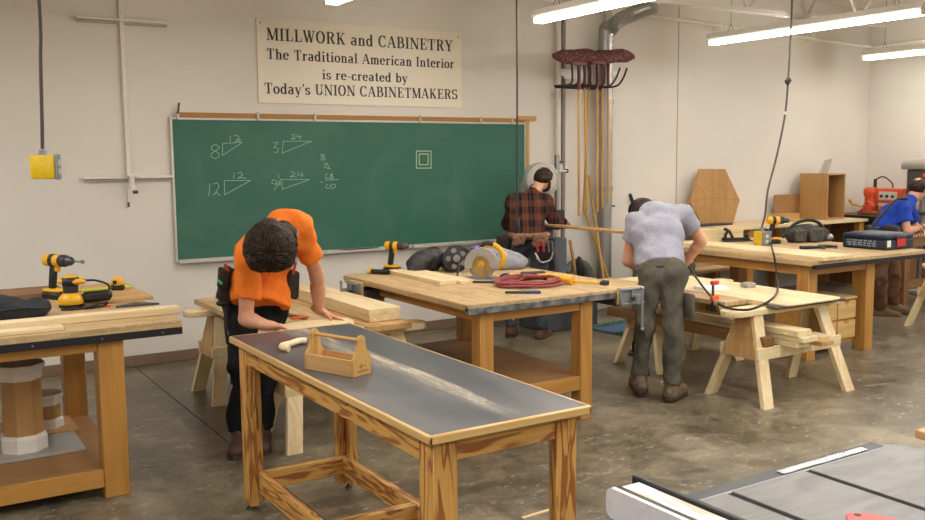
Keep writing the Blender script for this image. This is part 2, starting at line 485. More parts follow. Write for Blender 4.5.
clipm = plain('b9b2a4', .4, .6)
for px in (178, 258, 315, 420, 481, 512):
    p = at(px, 121, y=W-.036)
    MB().box((p.x-.012, W-.046, bz1+.0), (p.x+.012, W-.034, bz1+.075), .003).build('map_clip', clipm, t)
mb = MB().tube([(bx0+.045, W-.05, bz1+.05), (bx0+.055, W-.06, bz1+.14)], .009, 8); mb.build('map_hook', DSTEEL, t)
# chalk marks, pixel polylines carried onto the board plane
CH = 'chalk'
def zpt(x, y): return (200+x/6.167, 125+y/6.167)
strokes = [
 [(150,112),(140,115),(138,188),(262,106),(142,114)],
 [(120,135),(95,120),(70,132),(72,152),(95,160),(118,178),(116,198),(92,208),(68,196),(70,176),(98,158),(118,142),(120,135)],
 [(188,66),(186,100)], [(212,66),(232,64),(240,78),(226,98),(216,102),(236,88),(250,90),(240,102),(228,98)],
 [(515,100),(688,100),(505,174),(515,100)], [(452,110),(482,108),(456,138),(484,144),(480,166),(458,170)],
 [(560,62),(580,58),(584,70),(562,86),(590,84)], [(600,58),(596,72),(626,72)], [(618,58),(614,86)],
 [(150,342),(312,342),(152,430),(150,342)], [(60,360),(56,436)], [(80,364),(108,356),(118,380),(92,424),(80,432),(102,416),(124,434)],
 [(212,294),(206,330)], [(232,296),(254,292),(262,308),(234,328),(256,324),(284,328)],
 [(505,336),(676,336),(508,396),(505,336)], [(474,344),(448,336),(442,358),(462,366),(474,348),(472,380),(458,400)], [(484,304),(486,326)], [(500,330),(476,372)], [(484,352),(498,352),(486,370),(500,370)],
 [(558,292),(578,288),(584,302),(556,320),(592,318)], [(606,290),(602,308),(640,308)], [(630,290),(628,322)],
 [(760,180),(744,186),(764,202),(770,214),(754,218),(746,206),(768,190),(760,180)], [(762,240),(778,238),(768,262),(806,270)], [(780,232),(796,262)],
 [(790,300),(776,306),(776,330),(796,326)], [(816,300),(804,310),(822,322),(808,334),(804,318),(818,306),(816,300)],
 [(742,352),(756,352)], [(770,340),(856,336)], [(790,364),(776,372),(778,390),(800,390)], [(812,364),(802,378),(816,392),(836,382),(832,366),(812,364)],
]
mb = MB()
def chalk(pxs, r=.0034):
    pts = [at(x, y, y=W-.0235) for x, y in pxs]
    for a, b_ in zip(pts, pts[1:]):
        mb.bar(a, b_+(b_-a).normalized()*.003, r*1.7, .002, (0, 1, 0))
for k, st in enumerate(strokes):
    mb = MB(); chalk([zpt(*p) for p in st])
    mb.build('chalk_triangle' if k in (0, 4, 9, 14) else 'chalk_number', plain('8fb8aa', .9), t, smooth=0)
mb = MB()
def z2(x, y): return (300+x/6.167, 130+y/6.167)
for q in ([(718,130),(808,130),(808,235),(718,235),(718,130)], [(736,148),(790,148),(790,214),(736,214),(736,148)]): chalk([z2(*p) for p in q], .006)
mb.build('chalk_square', plain('a9bfa6', .9), t, smooth=0)
# chalk and markers in the tray
for k, (px, L, c_, lab) in enumerate([(337, .12, 'e49ab4', 'pink chalk stick in the board tray, rightmost of the two pastel sticks'), (330, .06, '9ad8a2', 'pale green chalk stick in the board tray beside the pink one'),
                                      (352, .28, '26262a', 'black marker lying in the board tray right of the chalk sticks'), (368, .22, '303034', 'dark marker lying in the board tray beside the longer black one'),
                                      (379, .10, '7fc4dc', 'light blue chalk holder at the end of the marker row, just left of the drill')]):
    p = at(px, 248, y=W-.06)
    MB().cyl((p.x-L/2, W-.06, bz0-.008), (p.x+L/2, W-.06, bz0-.008), .010, n=8).single('chalk_stick' if k in (0, 1, 4) else 'marker', plain(c_, .6), lab, 'chalk' if k in (0, 1, 4) else 'marker', 'writing sticks in the board tray')

# ---- sign with serif lettering
GL = {}
def arc(cx, cy, rx, ry, a0, a1, n=14):
    return [(cx+rx*math.cos(R(a0+(a1-a0)*i/n)), cy+ry*math.sin(R(a0+(a1-a0)*i/n))) for i in range(n+1)]
TK, TN = .17, .065
# each glyph: width, list of (kind, data): V thick stem (x,y0,y1,serif flags), L line(x0,y0,x1,y1,w), C modulated curve(points)
xh = .66
def V(x, y0, y1, s=3): return ('V', x, y0, y1, s)
def Ln(*a): return ('L',)+a
def C_(pts): return ('C', pts)
GL = {
 'M': (1.02, [Ln(.14, 0, .14, 1, TN), V(.86, 0, 1), Ln(.16, 1, .5, .04, TK), Ln(.82, 1, .5, .04, TN), Ln(0, .03, .28, .03, TN), Ln(0, .97, .24, .97, TN)]),
 'I': (.42, [V(.21, 0, 1)]), 'L': (.72, [V(.22, 0, 1), Ln(.2, .035, .66, .035, TN), Ln(.65, 0, .65, .3, TN)]),
 'W': (1.08, [Ln(.12, 1, .36, 0, TK), Ln(.36, 0, .56, .9, TN), Ln(.52, 1, .74, 0, TK), Ln(.74, 0, .96, 1, TN), Ln(0, .97, .28, .97, TN), Ln(.4, .97, .66, .97, TN), Ln(.84, .97, 1.06, .97, TN)]),
 'O': (.84, [C_(arc(.42, .5, .32, .48, 0, 360, 28))]),
 'R': (.86, [V(.22, 0, 1), C_(arc(.4, .75, .26, .225, 90, -90)), Ln(.2, .975, .42, .975, TN), Ln(.2, .525, .42, .525, TN), Ln(.48, .5, .7, .03, TK), Ln(.66, .03, .84, .03, TN)]),
 'K': (.88, [V(.22, 0, 1), Ln(.26, .38, .68, .97, TN), Ln(.4, .58, .7, .03, TK), Ln(.56, .03, .86, .03, TN), Ln(.54, .97, .82, .97, TN)]),
 'C': (.8, [C_(arc(.42, .5, .32, .48, 50, 310, 24)), Ln(.68, .68, .68, 1, TN), Ln(.68, .06, .68, .26, TN)]),
 'A': (.86, [Ln(.1, 0, .42, 1, TN), Ln(.44, 1, .74, 0, TK), Ln(.22, .34, .6, .34, TN), Ln(0, .03, .24, .03, TN), Ln(.58, .03, .88, .03, TN)]),
 'B': (.8, [V(.22, 0, 1), C_(arc(.4, .755, .23, .22, 90, -90)), C_(arc(.42, .28, .28, .25, 90, -90)), Ln(.2, .975, .42, .975, TN), Ln(.2, .525, .44, .525, TN), Ln(.2, .03, .44, .03, TN)]),
 'N': (.92, [Ln(.17, 0, .17, 1, TN), Ln(.77, 0, .77, 1, TN), Ln(.17, 1, .77, 0, TK), Ln(.02, .03, .32, .03, TN), Ln(.0, .97, .2, .97, TN), Ln(.62, .97, .92, .97, TN)]),
 'E': (.76, [V(.22, 0, 1), Ln(.2, .965, .66, .965, TN), Ln(.2, .035, .7, .035, TN), Ln(.2, .52, .5, .52, TN), Ln(.66, .74, .66, 1, TN), Ln(.69, 0, .69, .3, TN), Ln(.5, .4, .5, .64, TN)]),
 'T': (.8, [V(.4, 0, 1, 1), Ln(.06, .965, .74, .965, TN), Ln(.08, .7, .08, 1, TN), Ln(.72, .7, .72, 1, TN)]),
 'Y': (.84, [V(.44, 0, .45, 1), Ln(.14, 1, .44, .42, TK), Ln(.72, 1, .45, .42, TN), Ln(0, .97, .3, .97, TN), Ln(.58, .97, .84, .97, TN)]),
 'U': (.86, [Ln(.22, .3, .22, 1, TK), Ln(.7, .3, .7, 1, TN), C_(arc(.46, .3, .24, .27, 180, 360)), Ln(.06, .97, .4, .97, TN), Ln(.56, .97, .84, .97, TN)]),
 'S': (.66, [C_(arc(.34, .74, .23, .23, 40, 250, 14)+arc(.34, .27, .26, .25, 80, -150, 14)), Ln(.58, .72, .58, 1, TN), Ln(.09, 0, .09, .3, TN)]),
 'a': (.62, [V(.44, .04, .45, 0), C_(arc(.28, .45, .18, .2, 0, 150)), C_(arc(.26, .19, .17, .17, 60, 300)), Ln(.26, .37, .44, .4, TN), Ln(.42, .03, .58, .03, TN)]),
 'n': (.7, [V(.17, 0, xh, 1), Ln(.04, xh-.03, .2, xh-.03, TN), V(.52, 0, .45, 1), C_(arc(.35, .44, .18, .2, 165, 0))]),
 'd': (.68, [V(.5, 0, 1, 0), Ln(.36, .97, .54, .97, TN), Ln(.5, .03, .64, .03, TN), C_(arc(.3, .33, .21, .31, 20, 340, 22))]),
 'h': (.7, [V(.17, 0, 1, 1), Ln(.04, .97, .2, .97, TN), V(.52, 0, .45, 1), C_(arc(.35, .44, .18, .2, 165, 0))]),
 'e': (.6, [C_(arc(.3, .33, .22, .31, 5, 320, 24)), Ln(.12, .37, .5, .37, TN)]),
 'r': (.52, [V(.17, 0, xh, 1), Ln(.04, xh-.03, .2, xh-.03, TN), C_(arc(.34, .42, .15, .2, 160, 50)), Ln(.38, .56, .48, .56, .14)]),
 'i': (.36, [V(.18, 0, xh, 1), Ln(.05, xh-.03, .2, xh-.03, TN), Ln(.18, .82, .18, .98, TK)]),
 't': (.44, [V(.2, .1, .9, 0), Ln(.04, xh-.03, .38, xh-.03, TN), C_(arc(.3, .13, .1, .11, 180, 330))]),
 'o': (.62, [C_(arc(.31, .33, .23, .31, 0, 360, 24))]), 'l': (.36, [V(.18, 0, 1, 1), Ln(.05, .97, .2, .97, TN)]),
 'm': (1.0, [V(.17, 0, xh, 1), Ln(.04, xh-.03, .2, xh-.03, TN), V(.5, 0, .45, 1), V(.83, 0, .45, 1), C_(arc(.34, .44, .17, .2, 165, 0)), C_(arc(.67, .44, .17, .2, 165, 0))]),
 'c': (.56, [C_(arc(.3, .33, .22, .31, 50, 320, 22)), Ln(.44, .5, .5, .5, .13)]),
 's': (.5, [C_(arc(.25, .48, .16, .15, 40, 250, 12)+arc(.25, .18, .18, .155, 80, -150, 12)), Ln(.42, .46, .42, .64, TN), Ln(.07, .02, .07, .2, TN)]),
 'b': (.68, [V(.17, 0, 1, 0), Ln(.03, .97, .2, .97, TN), C_(arc(.38, .33, .21, .31, -160, 160, 22))]),
 'y': (.66, [Ln(.12, xh, .36, 0, TK), Ln(.56, xh, .28, -.22, TN), Ln(.28, -.22, .12, -.22, .12), Ln(0, xh-.03, .28, xh-.03, TN), Ln(.44, xh-.03, .66, xh-.03, TN)]),
 '-': (.42, [Ln(.06, .33, .36, .33, .08)]), "'": (.24, [Ln(.12, .72, .14, 1, .11)]), ' ': (.36, []),
}
def write(mb, text, x0, x1, z0, cap, y):
    tot = sum(GL[ch][0] for ch in text)+.06*(len(text)-1); sx = (x1-x0)/tot; cx = x0
    def seg(ax, az, bx, bz, w, end=0):
        a = Vector((cx+ax*sx, y, z0+az*cap)); b_ = Vector((cx+bx*sx, y, z0+bz*cap)); d = (b_-a)
        if d.length < 1e-6: return
        horiz = abs(d.x) > abs(d.z)
        ww = w*(cap if horiz else sx)
        n_ = Vector((-d.z, 0, d.x)).normalized()*ww/2; e = d.normalized()*end
        q = [a-n_-e, b_-n_+e, b_+n_+e, a+n_-e]
        f = [mb.bm.verts.new(p) for p in q]; g = [mb.bm.verts.new(p+Vector((0, .0025, 0))) for p in q]
        mb.bm.faces.new(f); mb.bm.faces.new(g[::-1])
        for i in range(4): mb.bm.faces.new((f[i], f[(i+1) % 4], g[(i+1) % 4], g[i]))
    for ch in text:
        wd, items = GL[ch]
        for it in items:
            if it[0] == 'V':
                _, x, y0, y1, sf_ = it; seg(x, y0, x, y1, TK)
                if sf_ & 1: seg(x-.17, y0+.03, x+.17, y0+.03, TN)
                if sf_ & 2: seg(x-.17, y1-.03, x+.17, y1-.03, TN)
            elif it[0] == 'L': seg(*it[1:])
            else:
                pts = it[1]
                for (ax, ay), (bx_, by_) in zip(pts, pts[1:]):
                    dx, dy = bx_-ax, by_-ay; L = math.hypot(dx, dy) or 1
                    seg(ax, ay, bx_, by_, TN+(TK-TN)*abs(dy/L)**1.5, .0012)
        cx += (wd+.06)*sx
t = thing('sign', 'cream sign with four lines of black serif lettering above the chalkboard', 'sign', (3.93, W-.01, 2.23))
M = frame((2.865, W, 2.23), (1, 0, 0), (0, 0, 1), (0, -1, 0))
MB().box((2.865, W-.012, 2.231), (4.992, W, 2.970), .002).build('sign_board', plain('e8decb', .45, 0, .008), t)
mb = MB(); ys = W-.0145
for text, p0, p1, cp in [('MILLWORK and CABINETRY', (266.7, 39.9), (452.8, 51.4), .107), ('The Traditional American Interior', (266.7, 58.8), (454.2, 68.0), .092),
                         ('is re-created by', (322.3, 79.2), (407.8, 82), .088), ("Today's UNION CABINETMAKERS", (264.5, 93.4), (457.3, 98.9), .096)]:
    a = at(*p0, y=ys); b_ = at(*p1, y=ys); write(mb, text, a.x, b_.x, a.z, cp, ys)
mb.build('lettering', plain('1f1d1b', .35), t, smooth=0)
for (x, z) in ((2.90, 2.93), (4.955, 2.93)): MB().cyl((x, W-.016, z), (x, W-.01, z), .007, n=8).build('screw', DSTEEL, t)

# ---- wall rack left of the board
t = thing('wall_rack', 'cream wall rack of one upright and two cross rails left of the chalkboard', 'rack', (1.7, W-.03, 1.35))
MB().box((1.708, W-.03, 1.60), (1.742, W, 3.5), .004).build('upright', pm, t)
for z, x0, x1 in ((2.865, 1.375, 2.10), (1.595, 1.37, 2.08)):
    MB().box((x0, W-.05, z-.01), (x1, W-.02, z+.012), .003).build('rail', pm, t)
    MB().box((x0+.01, W-.028, z-.03), (x1-.01, W-.004, z-.012), .003).build('rail_shadow', plain('b5ada2', .6), t)  # darker strip standing in for the thin shadow below each rail
mb = MB(); mb.cyl((1.735, W-.07, 1.605), (1.735, W-.07, 1.50), .022, n=12); mb.box((1.70, W-.09, 1.60), (1.78, W-.02, 1.622), .003)
mb.build('valve', pm, t)
mb = MB(); mb.cyl((1.735, W-.09, 1.475), (1.775, W-.10, 1.475), .014, n=10); mb.box((1.708, W-.02, 1.35), (1.722, W, 1.39), .002); mb.build('hook', DSTEEL, t)
MB().box((1.708, W-.012, 1.39), (1.722, W, 1.5), .002).build('lower_upright', pm, t)

# ---- T-square beside the board
tq = wood('handle', 'z')
t = thing('t_square', 'wooden T-square hanging at the right end of the chalkboard', 'T-square', (5.83, W-.03, 1.0))
a = at(518, 118, y=W-.04); b_ = at(536, 118, y=W-.04)
MB().box((a.x, W-.05, a.z-.022), (b_.x, W-.03, a.z+.022), .003).build('head', wood('handle', 'x'), t)
MB().box((a.x+.11, W-.045, 1.0), (a.x+.145, W-.035, a.z), .002).build('blade', tq, t)

# ---- conduit, duct, brooms
t = thing('pipe_run', 'cream conduit pipe running up the back wall right of the T-square', 'pipe', (6.2, W-.04, .0))
MB().cyl((6.19, W-.045, .0), (6.19, W-.045, ZC), .03, n=12).build('pipe', plain('d9d0c4', .5), t)
MB().cyl((6.262, W-.03, .0), (6.262, W-.03, ZC), .018, n=10).build('pipe_shadow', plain('857c74', .5), t)  # grey cylinder standing in for the dark shadow beside the cream conduit
mb = MB()
for z in (.8, 1.6, 2.4, 3.2): mb.box((6.13, W-.02, z), (6.30, W-.002, z+.03), .003)
mb.build('strap', plain('d9d0c4', .5), t)
def duct():
    t = thing('spiral_duct', 'ribbed galvanized dust duct standing against the back wall behind the brooms', 'duct', (6.9, W-.15, 0))
    DX = at(605, 150, y=W-.15).x
    mb = MB(); pts = smoothpath([(DX, W-.15, .25), (DX, W-.15, 1.2), (DX, W-.15, 2.95), (DX+.03, W-.17, 3.08), (DX+.1, W-.28, 3.2), (DX+.3, W-.6, 3.32)], 26)
    mb.tube(pts, [.078+.006*(i % 2) for i in range(len(pts))], 18); mb.build('duct_pipe', plain('a7a5a1', .38, .75), t)
    for z in (1.35, 2.3): MB().cyl((DX, W-.15, z), (DX, W-.15, z+.05), .09, n=18).build('joint_band', STEEL, t)
duct()
# ---- push brooms hung head-up in a wire rack
t = thing('broom_rack', 'black pronged wire rack with white backing boards holding up the push brooms', 'rack', (6.55, W-.03, 2.45))
MB().box((6.20, W-.06, 2.56), (6.66, W-.03, 2.67), .004).build('back_board', WHITE, t)
MB().box((6.86, W-.07, 2.62), (7.05, W-.03, 2.67), .004).build('back_board', WHITE, t)
for k, px in enumerate((574, 580, 586, 592, 599, 606, 613, 620)):
    s_ = 1 if k > 5 else -1; x = at(px, 75, y=W-.62).x
    MB().tube(smoothpath([(x+s_*.06, W-.66, 2.64), (x+s_*.03, W-.63, 2.53), (x, W-.56, 2.46), (x, W-.30, 2.46)], 5), .010, 8).build('prong', BLACK, t)
xa, xb = at(574, 75, y=W-.62).x, at(620, 75, y=W-.62).x
MB().tube([(xa, W-.32, 2.445), (xb, W-.32, 2.445)], .010, 8).build('cross_bar', BLACK, t)
for x in (xa+.12, xb-.12): MB().tube([(x, W-.32, 2.445), (x+.2, W-.03, 2.60)], .010, 8).build('wall_arm', BLACK, t)
brist, nt, b = newmat('maroon_bristle'); v = coords(nt)
nt.links.new(ramp(nt, noise(nt, v, 40, 4), [(.35, '3c1614'), (.55, '5c2a26'), (.7, '8a6a5c')]), b.inputs['Base Color']); b.inputs['Roughness'].default_value = .85
bump(nt, b, noise(nt, coords(nt, (120, 120, 8)), 1, 2), .6, .01)
hw = wood('handle', 'z')
def broom(y, hpx, px, z, rz, label, px_low=None):
    h = at(hpx, 100, y=y).x; x = at(px, 100, y=y).x; x2 = at(px_low or px, 205, y=y).x
    t = thing('push_broom', label, 'broom', (h, y, z), rz, 'push brooms hung on the rack')
    x -= h; x2 -= h
    mb = MB().ell((0, 0, .015), (.29, .0235, .055), u=22, v=10); mb.disp(lambda c: (0, 0, .012*math.sin(c.x*14)+(.012 if c.z > .03 else 0))); mb.build('bristle_head', brist, t, world=False)
    MB().box((x-.1, -.022, -.055), (x+.1, .022, -.02), .006).build('head_block', plain('6e3a34', .6), t, world=False)
    MB().cyl((x, 0, -.05), (x, 0, -.30), .019, .016, 10).build('ferrule', plain('7a3a40', .5), t, world=False)
    MB().cyl((x, 0, -.30), (x2, 0, -1.57), .0125, .0135, 10).build('handle', hw, t, world=False)
broom(7.36, 574, 579, 2.70, .02, 'push broom at the left of the rack, with the leftmost straight handle')
broom(7.46, 577, 585, 2.73, .015, 'push broom whose handle is second from the left on the rack', 587)
broom(7.56, 580, 589, 2.76, .02, 'push broom whose handle crosses behind its left neighbour', 584)
broom(7.41, 609, 597, 2.73, .02, 'push broom just left of the duct, fourth handle from the left')
broom(7.51, 612, 602, 2.76, .015, 'push broom over the middle of the duct, fifth handle from the left')
broom(7.61, 615, 608, 2.79, .02, 'push broom at the right end of the rack, rightmost handle')
for (a, b_, lab) in [((588.5, 175), (603, 275), 'wooden stick leaning on the wall by the duct, the taller of two'), ((583.6, 208), (607, 275), 'wooden stick leaning on the wall by the duct, the shorter of two')]:
    p = at(*a, y=W-.06); q = at(*b_, y=W-.30); d = (q-p); q = p+d*(p.z-.01)/(p.z-q.z)
    MB().cyl(p, q, .016, n=8).single('pole', hw, lab, 'stick', 'sticks leaning by the duct')
# counter brush on the column
t = thing('counter_brush', 'hand brush with black bristles and wooden handle hung on the column behind the bench', 'brush', (6.35, W-.1, .55))
p = at(571, 243, y=W-.1); q = at(574, 252, y=W-.1)
h0 = at(570, 240, y=W-.16); h1 = at(573, 256, y=W-.16); h2 = at(577, 281, y=W-.16)
MB().bar(h0, h2, .035, .03, (0, 1, 0), .008).build('handle', wood('handle', 'z'), t)
c0 = at(580, 270, y=W-.18); MB().ell(c0, (.05, .05, .155), Matrix.Rotation(-.1, 4, 'Y')).build('bristles', BLACK, t)
# hose by the column
MB().tube(smoothpath([at(566, 272, y=W-.085), at(574, 264, y=W-.085), at(584, 265, y=W-.085), at(590, 276, y=W-.085), at(592, 296, y=W-.085), at(592, 320, y=W-.09), (at(592, 320, y=W-.09).x, W-.09, .01)], 6), .05, 12).single('dust_hose', plain('6f6c68', .6), 'grey dust hose looping down beside the bandsaw', 'hose')

# ================================================================== benches
def leg_box(x, y, w, d, z0, z1, bev=.004): return MB().box((x, y, z0), (x+w, y+d, z1), bev)
# ---- front table
tx0, tx1, ty0, ty1, th = 1.386, 2.040, 2.412, 4.379, .870
lam, nt, b = newmat('black_laminate'); v = coords(nt, jitter=False)
st = noise(nt, coords(nt, (5.0, 1.1, 1), False), 1.3, 5, .25, .5)
sp = noise(nt, v, 26, 3, .6, .5); big = noise(nt, v, 2.2, 3, .8)
# a long smear of sawdust down the right half of the top
sepx = N(nt, 'ShaderNodeSeparateXYZ'); tc = N(nt, 'ShaderNodeTexCoord'); nt.links.new(tc.outputs['Object'], sepx.inputs[0])
lx_ = math_(nt, 'ADD', sepx.outputs[0], math_(nt, 'MULTIPLY', math_(nt, 'SUBTRACT', noise(nt, v, 1.6, 2, .1), .5), .10))
line = math_(nt, 'SUBTRACT', .07, lx_)
sm = N(nt, 'ShaderNodeMapRange', interpolation_type='SMOOTHSTEP'); nt.links.new(line, sm.inputs[0])
sm.inputs[1].default_value = 0; sm.inputs[2].default_value = .20; sm.inputs[3].default_value = 1; sm.inputs[4].default_value = 0
sharp = N(nt, 'ShaderNodeMapRange', interpolation_type='SMOOTHSTEP'); nt.links.new(line, sharp.inputs[0]); sharp.inputs[1].default_value = -.012; sharp.inputs[2].default_value = .012
ramp_y = N(nt, 'ShaderNodeMapRange', interpolation_type='SMOOTHSTEP'); nt.links.new(sepx.outputs[1], ramp_y.inputs[0]); ramp_y.inputs[1].default_value = -1.05; ramp_y.inputs[2].default_value = -.45
sm2 = math_(nt, 'MULTIPLY', math_(nt, 'MULTIPLY', math_(nt, 'MULTIPLY', math_(nt, 'POWER', sm.outputs[0], 1.6), sharp.outputs[0]), ramp_y.outputs[0]), ramp(nt, st, [(.25, (.25, .25, .25, 1)), (.6, (1, 1, 1, 1))]))
fib = ramp(nt, noise(nt, coords(nt, (38, 3.2, 1), False), 1.0, 5, .4, .65), [(.38, (.06, .06, .06, 1)), (.62, (1, 1, 1, 1))])
spk = ramp(nt, noise(nt, v, 55, 4, .2, .7), [(.42, (.35, .35, .35, 1)), (.66, (1, 1, 1, 1))])
sm2 = math_(nt, 'MULTIPLY', math_(nt, 'MULTIPLY', sm2, fib), spk)
scr = ramp(nt, noise(nt, coords(nt, (2.2, 26, 1), False), 1.0, 4, 2.2, .6), [(.60, (0, 0, 0, 1)), (.74, (1, 1, 1, 1))])
haze = math_(nt, 'MULTIPLY', ramp(nt, math_(nt, 'ADD', math_(nt, 'MULTIPLY', st, .85), math_(nt, 'MULTIPLY', sp, .15)), [(.46, (0, 0, 0, 1)), (.80, (1, 1, 1, 1))]), .20)
vd = N(nt, 'ShaderNodeVectorMath', operation='DISTANCE'); nt.links.new(tc.outputs['Object'], vd.inputs[0]); vd.inputs[1].default_value = (-.16, .86, .87)
sd = N(nt, 'ShaderNodeMapRange', interpolation_type='SMOOTHSTEP'); nt.links.new(vd.outputs['Value'], sd.inputs[0]); sd.inputs[1].default_value = .05; sd.inputs[2].default_value = .22; sd.inputs[3].default_value = 1; sd.inputs[4].default_value = 0
stain = math_(nt, 'MULTIPLY', sd.outputs[0], ramp(nt, noise(nt, coords(nt, (6, 22, 1), False), 1.0, 4, 1.0), [(.42, (0, 0, 0, 1)), (.6, (.8, .8, .8, 1))]))
dfac = math_(nt, 'MINIMUM', math_(nt, 'ADD', math_(nt, 'ADD', math_(nt, 'MULTIPLY', sm2, 2.1), haze), math_(nt, 'MULTIPLY', scr, .22)), .85)
nt.links.new(mixc(nt, dfac, mixc(nt, stain, ramp(nt, big, [(.35, '393a40'), (.7, '45464d')]), '5a3c38'), 'b8aa90'), b.inputs['Base Color'])
rg = N(nt, 'ShaderNodeMapRange'); nt.links.new(dfac, rg.inputs[0]); rg.inputs[2].default_value = .6; rg.inputs[3].default_value = .34; rg.inputs[4].default_value = .6
nt.links.new(rg.outputs[0], b.inputs['Roughness']); b.inputs['Specular IOR Level'].default_value = .42
t = thing('work_table', 'front work table with dusty black top and boldly grained plywood legs', 'table', ((tx0+tx1)/2, (ty0+ty1)/2, 0))
MB().box((tx0+.012, ty0+.012, th-.030), (tx1-.012, ty1-.012, th), .0).build('table_top', lam, t, smooth=0)
e = 'fir'
mb = MB()
MB().box((tx0, ty0, th-.032), (tx0+.014, ty1, th), .005).build('edge_band', wood('maple', 'y'), t)
MB().box((tx1-.014, ty0, th-.032), (tx1, ty1, th), .005).build('edge_band', wood('maple', 'y'), t)
MB().box((tx0, ty0, th-.032), (tx1, ty0+.014, th+.0005), .005).build('edge_band', wood('maple', 'x'), t)
MB().box((tx0, ty1-.014, th-.032), (tx1, ty1, th+.0005), .005).build('edge_band', wood('maple', 'x'), t)
firx, firy, firz = wood('fir', 'x'), wood('fir', 'y'), wood('fir', 'z')
lx0, lx1, ly0, ly1 = tx0+.035, tx1-.035, ty0+.04, ty1-.04
for sx in (0, 1):
    for sy in (0, 1):
        X = (lx0, lx0+.09) if not sx else (lx1-.09, lx1); Y = (ly0, ly0+.095) if not sy else (ly1-.095, ly1)
        mb = MB()
        yy = (Y[0], Y[0]+.045) if not sy else (Y[1]-.045, Y[1]); xx = (X[0], X[0]+.045) if not sx else (X[1]-.045, X[1])
        mb.box((X[0], yy[0], .035), (X[1], yy[1], th-.032), .003)
        mb.box((xx[0], (yy[1] if not sy else Y[0]), .0355), (xx[1], (Y[1] if not sy else yy[0]), th-.0325), .003)
        lg = mb.build('leg', firz, t)
        cx, cy = (X[0]+X[1])/2, (Y[0]+Y[1])/2
        mb = MB(); mb.cyl((xx[0]+.022, yy[0]+.022, .008), (xx[0]+.022, yy[0]+.022, .05), .008, n=8); mb.cyl((xx[0]+.022, yy[0]+.022, 0), (xx[0]+.022, yy[0]+.022, .012), .02, .014, n=12)
        mb.build('levelling_foot', BLACK, lg)
def ap(a, b_, mat): return MB().box(a, b_, .003).build('apron', mat, t)
za, zb = th-.122, th-.032
ap((lx0+.006, ly0+.09, za), (lx0+.03, ly1-.09, zb), firy); ap((lx1-.03, ly0+.09, za), (lx1-.006, ly1-.09, zb), firy)
ap((lx0+.09, ly0+.006, za+.01), (lx1-.09, ly0+.03, zb), firx); ap((lx0+.09, ly1-.03, za+.01), (lx1-.09, ly1-.006, zb), firx)
def stc(a, b_, mat): return MB().box(a, b_, .003).build('stretcher', mat, t)
stc((lx0+.046, ly0+.05, .10), (lx0+.085, ly1-.05, .195), firy); stc((lx1-.085, ly0+.05, .10), (lx1-.046, ly1-.05, .195), firy)
stc((lx0+.085, ly1-.09, .105), (lx1-.085, ly1-.052, .195), firx); stc((lx0+.085, 3.47, .105), (lx1-.085, 3.51, .195), firx)

# ---- honey workbenches (left, middle, right): different sizes, tops and legs
def workbench(label, x0, x1, y0, y1, top, thick, legs, shelf, top_mat, strip, leg_mat='honey', group='honey-coloured workbenches', apron_in=.05):
    t = thing('workbench', label, 'workbench', ((x0+x1)/2, (y0+y1)/2, 0), group=group)
    MB().box((x0, y0, top-thick), (x1, y1, top), .006).build('bench_top', top_mat, t)
    if strip:
        MB().box((x0, y0-.006, top-strip[1]), (x1, y0+.04, top-strip[0]), .002).build('edge_strip', strip[2], t)
    zt = top-thick
    X0, X1, Y0, Y1, lw = legs
    for x in (X0, X1-lw):
        for y in (Y0, Y1-lw):
            leg_box(x, y, lw, lw, 0, zt).build('leg', wood(leg_mat, 'z'), t)
    az = zt-.085
    for y in (Y0+.01, Y1-.04): MB().box((X0+lw, y, az), (X1-lw, y+.03, zt), .003).build('apron', wood(leg_mat, 'x'), t)
    for x in (X0+.01, X1-.04): MB().box((x, Y0+lw, az), (x+.03, Y1-lw, zt), .003).build('apron', wood(leg_mat, 'y'), t)
    if shelf:
        sz = shelf
        MB().box((X0+.02, Y0+.02, sz-.02), (X1-.02, Y1-.02, sz), .002).build('shelf', wood('hard', 'x'), t) if False else None
        mb = MB(); mb.box((X0+.005, Y0+lw+.001, sz-.02), (X1-.005, Y1-lw-.001, sz)); mb.box((X0+lw+.001, Y0+.03, sz-.0199), (X1-lw-.001, Y1-.03, sz-.0001))
        mb.build('shelf', wood('hard', 'x'), t)
        for y in (Y0+.005, Y1-.035): MB().box((X0+lw, y, sz-.095), (X1-lw, y+.024, sz+.0), .003).build('shelf_rail', wood(leg_mat, 'x'), t)
    return t
blackstrip = plain('232226', .45, .3)
benchL = workbench('left workbench with black metal edge strip, octagonal pillars standing on its lower shelf', -.35, 1.2815, 4.825, 6.45, .900, .045,
          (-.2, .989, 4.86, 6.12, .126), .155, wood('worn', 'x'), (.038, .076, blackstrip))
mb = MB()
for x in (-.1, .23, .56, .88, 1.18): mb.cyl((x, 4.815, .843), (x, 4.822, .843), .005, n=8)
mb.build('strip_screw', STEEL, benchL)
steelstrip, nt, b = newmat('scuffed_steel'); v = coords(nt)
nt.links.new(ramp(nt, noise(nt, v, 14, 5), [(.3, '3d3f42'), (.5, '77797a'), (.7, 'a19f98')]), b.inputs['Base Color']); b.inputs['Metallic'].default_value = .6; b.inputs['Roughness'].default_value = .45
benchM = workbench('middle workbench with chewed plywood top, steel front edge and two vises', 2.8955, 4.30, 4.557, 6.321, .860, .042,
          (3.005, 3.89, 4.60, 6.15, .10), .30, wood('worn', 'y'), (.022, .062, steelstrip))
benchR = workbench('right workbench with drawers under it, holding the blue tool case', 6.43, 8.03, 4.80, 6.62, .860, .05,
          (6.47, 7.38, 4.90, 6.45, .12), None, wood('worn', 'y'), (.03, .065, blackstrip))
